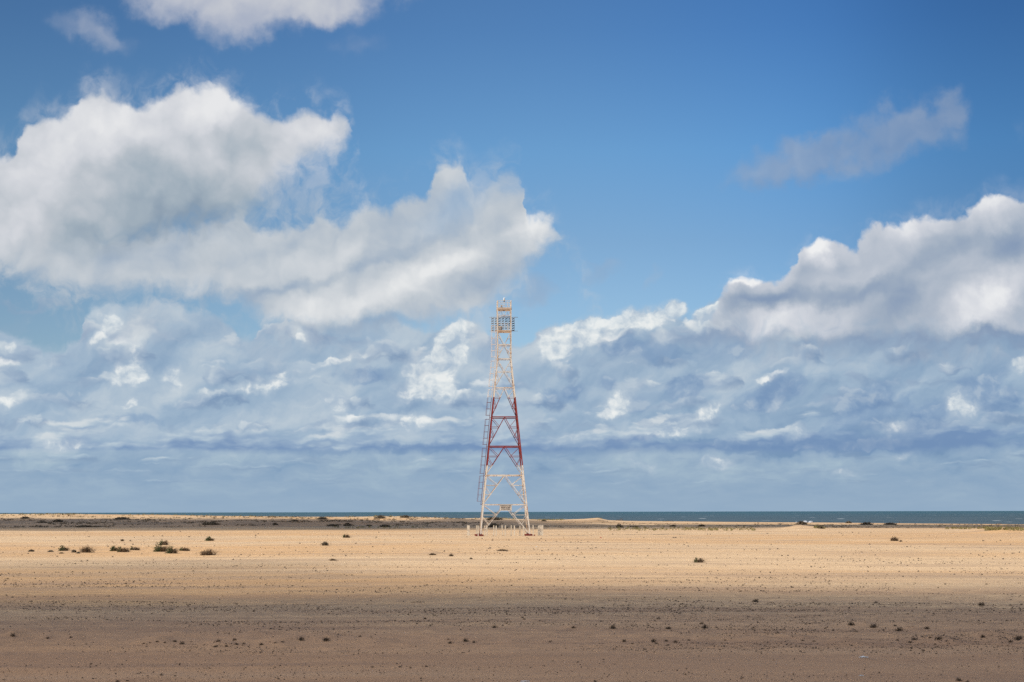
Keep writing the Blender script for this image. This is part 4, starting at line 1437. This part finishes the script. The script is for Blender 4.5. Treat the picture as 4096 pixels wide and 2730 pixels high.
def branch(px, py, wpx, hpx, mat, label, name='driftwood_branch', seed=0):
    _, y, _ = ground(px, py)
    w, h = px_m(wpx, y), px_m(hpx, y)
    rr = random.Random(seed + px)
    pts = [(-w / 2 + w * t, rr.uniform(-.1, .1) * w, h * (0.15 + 0.25 * rr.random())) for t in np.linspace(0, 1, 6)]
    pcs = [tube(pts, [h * .14, h * .16, h * .15, h * .12, h * .09, h * .05], 6)]
    for k in (2, 3, 4):
        p = pts[k]
        pcs.append(tube([p, (p[0] + w * rr.uniform(.02, .14), p[1], h * rr.uniform(.6, 1.1)), (p[0] + w * rr.uniform(.1, .25), p[1] + w * .05, h * rr.uniform(.7, 1.2))], [h * .1, h * .07, h * .03], 5))
    V_, F_ = join(*pcs)
    return place(name, px, py, V_, F_, mat, label, 'branch')


branch(2480, 2084, 30, 9, m_wood, 'dark forked driftwood on the beach right of the tower')
branch(2673, 2088, 46, 6, m_wood, 'long flat driftwood trunk lying on the beach at the water')
branch(1671, 2411, 56, 7, m_dry, 'thin dark fallen branch lying on the shaded sand', 'dead_branch')
branch(3995, 2092, 24, 5, m_wood, 'short driftwood stick by the water at the far right')


def heap(w, d, h, seed, n=14):
    r_ = random.Random(seed)
    vs = []; fs = []
    rings = [(1.0, -0.05), (0.93, 0.35), (0.72, 0.72), (0.4, 0.94), (0.08, 1.0)]
    for rr, zz in rings:
        for k in range(n):
            a = 2 * math.pi * k / n
            q = rr * (1 + 0.14 * math.sin(3 * a + seed) + r_.uniform(-.05, .05))
            vs.append((w / 2 * q * math.cos(a), d / 2 * q * math.sin(a), h * zz * (1 + r_.uniform(-.06, .06))))
    for i in range(len(rings) - 1):
        for k in range(n):
            fs.append((i * n + k, i * n + (k + 1) % n, (i + 1) * n + (k + 1) % n, (i + 1) * n + k))
    fs.append(tuple((len(rings) - 1) * n + k for k in range(n)))
    return vs, fs


for px, py, wp, hp, lab in ((3222, 2091, 22, 7, "white covered heap at the water's edge, left one of two"), (3243, 2091, 20, 6.5, "white covered heap at the water's edge, right one of two"),
                            (3186, 2091, 7, 3, "smallest white heap, just left of the pair at the water's edge")):
    _, y, _ = ground(px, py)
    V_, F_ = heap(px_m(wp, y), px_m(wp, y) * .8, px_m(hp, y), px)
    place('white_heap', px, py, V_, F_, m_heap, lab, 'heap', True)
_, y, _ = ground(3597, 2092)
place('beach_stake', 3597, 2093, *join(tube([(0, 0, -.2), (0.02, 0, px_m(9, y))], px_m(1.1, y), 6), tube([(-.12, 0, px_m(6, y)), (.14, 0, px_m(6.5, y))], .05, 5)), m_wood, "dark stake standing alone by the water at right", 'stake')


def scrap(px, py, wpx, hpx, mat, label, name='plastic_scrap'):
    _, y, _ = ground(px, py)
    w, h = px_m(wpx, y), px_m(hpx, y)
    rr = random.Random(px)
    nx, ny = 9, 5
    vs = []
    for j in range(ny):
        for i in range(nx):
            vs.append((w * (i / (nx - 1) - .5), w * .5 * (j / (ny - 1) - .5), h * (0.25 + 0.6 * rr.random()) * (1 - abs(i / (nx - 1) - .5))))
    n0 = len(vs)
    vs += [(a, b, c - h * .12 - 0.004) for a, b, c in vs]
    fs = []
    for j in range(ny - 1):
        for i in range(nx - 1):
            q = (j * nx + i, j * nx + i + 1, (j + 1) * nx + i + 1, (j + 1) * nx + i)
            fs += [q, tuple(k + n0 for k in q[::-1])]
    rim = [i for i in range(nx)] + [j * nx + nx - 1 for j in range(1, ny)] + [(ny - 1) * nx + i for i in range(nx - 2, -1, -1)] + [j * nx for j in range(ny - 2, 0, -1)]
    for a, b in zip(rim, rim[1:] + rim[:1]):
        fs.append((b, a, a + n0, b + n0))
    return place(name, px, py, vs, fs, mat, label, 'litter')


scrap(3455, 2632, 34, 9, m_scrap, 'crumpled white scrap beside a dark clod on the near shaded sand')
scrap(3445, 2704, 20, 5, m_scrap, 'thin white scrap nearest the viewer at lower right')
scrap(2147, 2191, 8, 7, m_scrap, 'small white scrap on the sunlit sand below the right foot of the tower')
scrap(2403, 2153, 7, 5, m_redscrap, 'tiny red scrap on the sunlit sand right of the tower')
scrap(2100, 2727, 36, 5, m_scrap, 'pale scrap at the bottom edge below the tower')

# ---- clods and litter: the larger ones as things, the rest nobody could count
m_stone = m_litter


def row_weight(py):
    return np.interp(py, [2125, 2150, 2200, 2260, 2320, 2380, 2430, 2500, 2560, 2585, 2610, 2660, 2735], [.08, .09, .15, .24, .45, .85, 1.0, 1.0, 1.25, .8, .16, .14, .16])


def scatter(n, seed, big=False):
    r_ = np.random.default_rng(seed)
    px = r_.random(n) * 4800 - 350
    py = 2125 + r_.random(n) * 612
    # pixel -> flat ground
    dxs = (px - 2048) / FPX; hor = 2048 - (px - 2048) * 0.00195
    y = CAM_Z * FPX / (py - hor); x = dxs * y
    c1 = fbm(x / 7.0, y / 2.6, 3, 301) + 0.5 * fbm(x / 26, y / 7, 2, 305)
    c2 = fbm(x / 1.6, y / 0.9, 2, 311)
    dens = row_weight(py) * np.clip(0.28 + 1.9 * c1 + 0.7 * c2, 0.03, 1.6)
    keep = r_.random(n) < dens
    return x[keep], y[keep]


def clods(x, y, s, r_):
    """irregular little heaps of 4 rim points and an apex ridge, all in one array"""
    n = len(x)
    z = terrain(x, y)
    k = 5
    a0 = r_.random(n) * 6.28
    V = np.zeros((n, k + 2, 3))
    for i in range(k):
        a = a0 + i * 2 * np.pi / k
        rr = s * (0.5 + 0.7 * r_.random(n))
        V[:, i, 0] = x + np.cos(a) * rr * 0.85
        V[:, i, 1] = y + np.sin(a) * rr * 0.8
        V[:, i, 2] = z - 0.008
    for i in (k, k + 1):
        V[:, i, 0] = x + (r_.random(n) - .5) * s * 1.2
        V[:, i, 1] = y + (r_.random(n) - .5) * s
        V[:, i, 2] = z + s * (0.30 + 0.55 * r_.random(n))
    F = []
    b = np.arange(n)[:, None] * (k + 2)
    for i in range(k):
        F.append(b + [i, (i + 1) % k, k + (i % 2), k + (i % 2)])
    tri = np.concatenate([b + [i, (i + 1) % k, k] for i in range(k)] + [b + [i, (i + 1) % k, k + 1] for i in range(k)])
    return V.reshape(-1, 3), tri


x, y = scatter(230000, 41)
rr_ = np.random.default_rng(5)
s = y / FPX * np.clip(rr_.lognormal(0.72, 0.52, len(x)), 0.9, 6.5)
s = np.minimum(s, 0.20)
V_, F_ = clods(x, y, s, rr_)
lit = mesh_obj('plant_litter', V_, F_, m_litter)
tag(lit, 'fine dark plant litter and small clods strewn across the sand', kind='stuff')
# the 170 largest lie as things of their own
x, y = scatter(1100, 43)
sel = [(a, b) for a, b in zip(x, y) if 36 < b < 100 and abs(a / b) < 0.30][:170]
for i, (a, b) in enumerate(sel):
    sz = b / FPX * rr_.uniform(4.0, 7.5)
    z0 = float(terrain(np.array([a]), np.array([b]))[0])
    r2 = np.random.default_rng(900 + i)
    V_, F_ = vjoin(leaves(26, sz * 1.6, sz * 1.5, sz * .7, sz * 0.16, r2, power=0.3), blades(12, sz * 1.5, sz * 1.4, sz, sz * 0.05, r2, spread=1.1))
    o = mesh_obj('dry_clod', V_, F_, m_dry)
    o.location = (a, b, z0)
    tag(o, 'small dark clod of dead plant scattered on the shaded sand', 'clod', 'small clods scattered on the shaded sand')

# ---- ground-hugging creepers in the hollows and grass along the crest
def scatter_world(n, x0, x1, y0, y1, seed, thr, sx=14, sy=9):
    r_ = np.random.default_rng(seed)
    y = y0 + (y1 - y0) * r_.random(n)
    t = x0 + (x1 - x0) * r_.random(n)
    x = t * y
    c = fbm(x / sx, y / sy, 3, seed)
    k = c > thr
    return x[k], y[k]


def clumps(name, x, y, w, h, mat, label, per=9, grass=False, seed=0):
    r_ = np.random.default_rng(seed)
    z = terrain(x, y)
    Vs, Fs = [], []
    o = 0
    for a, b, c in zip(x, y, z):
        k = 0.6 + 0.9 * r_.random()
        V, F = (blades(per, w * k, w * k, h * k, w * 0.05, r_) if grass else leaves(per, w * k * 1.5, w * k, h * k, w * 0.16, r_, power=0.4))
        Vs.append(V + np.array([a, b, c])); Fs.append(F + o); o += len(V)
    ob = mesh_obj(name, np.concatenate(Vs), np.concatenate(Fs), mat)
    tag(ob, label, kind='stuff')


x, y = scatter_world(3600, -0.36, -0.005, 396, 585, 61, 0.12, 22, 12)
clumps('creeper_cover', x, y, 0.9, 0.26, m_olive, 'dark creeping plants covering the hollows behind the left dunes', 9, seed=1)
x, y = scatter_world(2600, -0.02, 0.36, 350, 520, 62, 0.20, 18, 9)
clumps('creeper_patches', x, y, 0.6, 0.16, m_olive, 'thin dark creeping plants along the right strip', 8, seed=2)
x, y = scatter_world(1500, -0.36, 0.03, 562, 603, 63, 0.06)
clumps('dune_grass', x, y, 0.7, 0.42, m_grass, 'pale dune grass along the lit crest', 8, True, 3)
xs_, ys_ = [], []
for px0, px1, py0, py1, n in ((2430, 3020, 2112, 2124, 260), (3940, 4096, 2112, 2124, 160), (3255, 3300, 2106, 2116, 50), (2360, 2410, 2066, 2074, 30), (3780, 3950, 2112, 2118, 80), (1330, 1700, 2108, 2116, 60)):
    for _ in range(n):
        a, b, c_ = ground(random.uniform(px0, px1), random.uniform(py0, py1))
        xs_.append(a); ys_.append(b)
clumps('yellow_grass', np.array(xs_), np.array(ys_), 0.42, 0.34, m_grass, 'short yellow green grass at the edge of the sunlit sand', 12, True, 4)
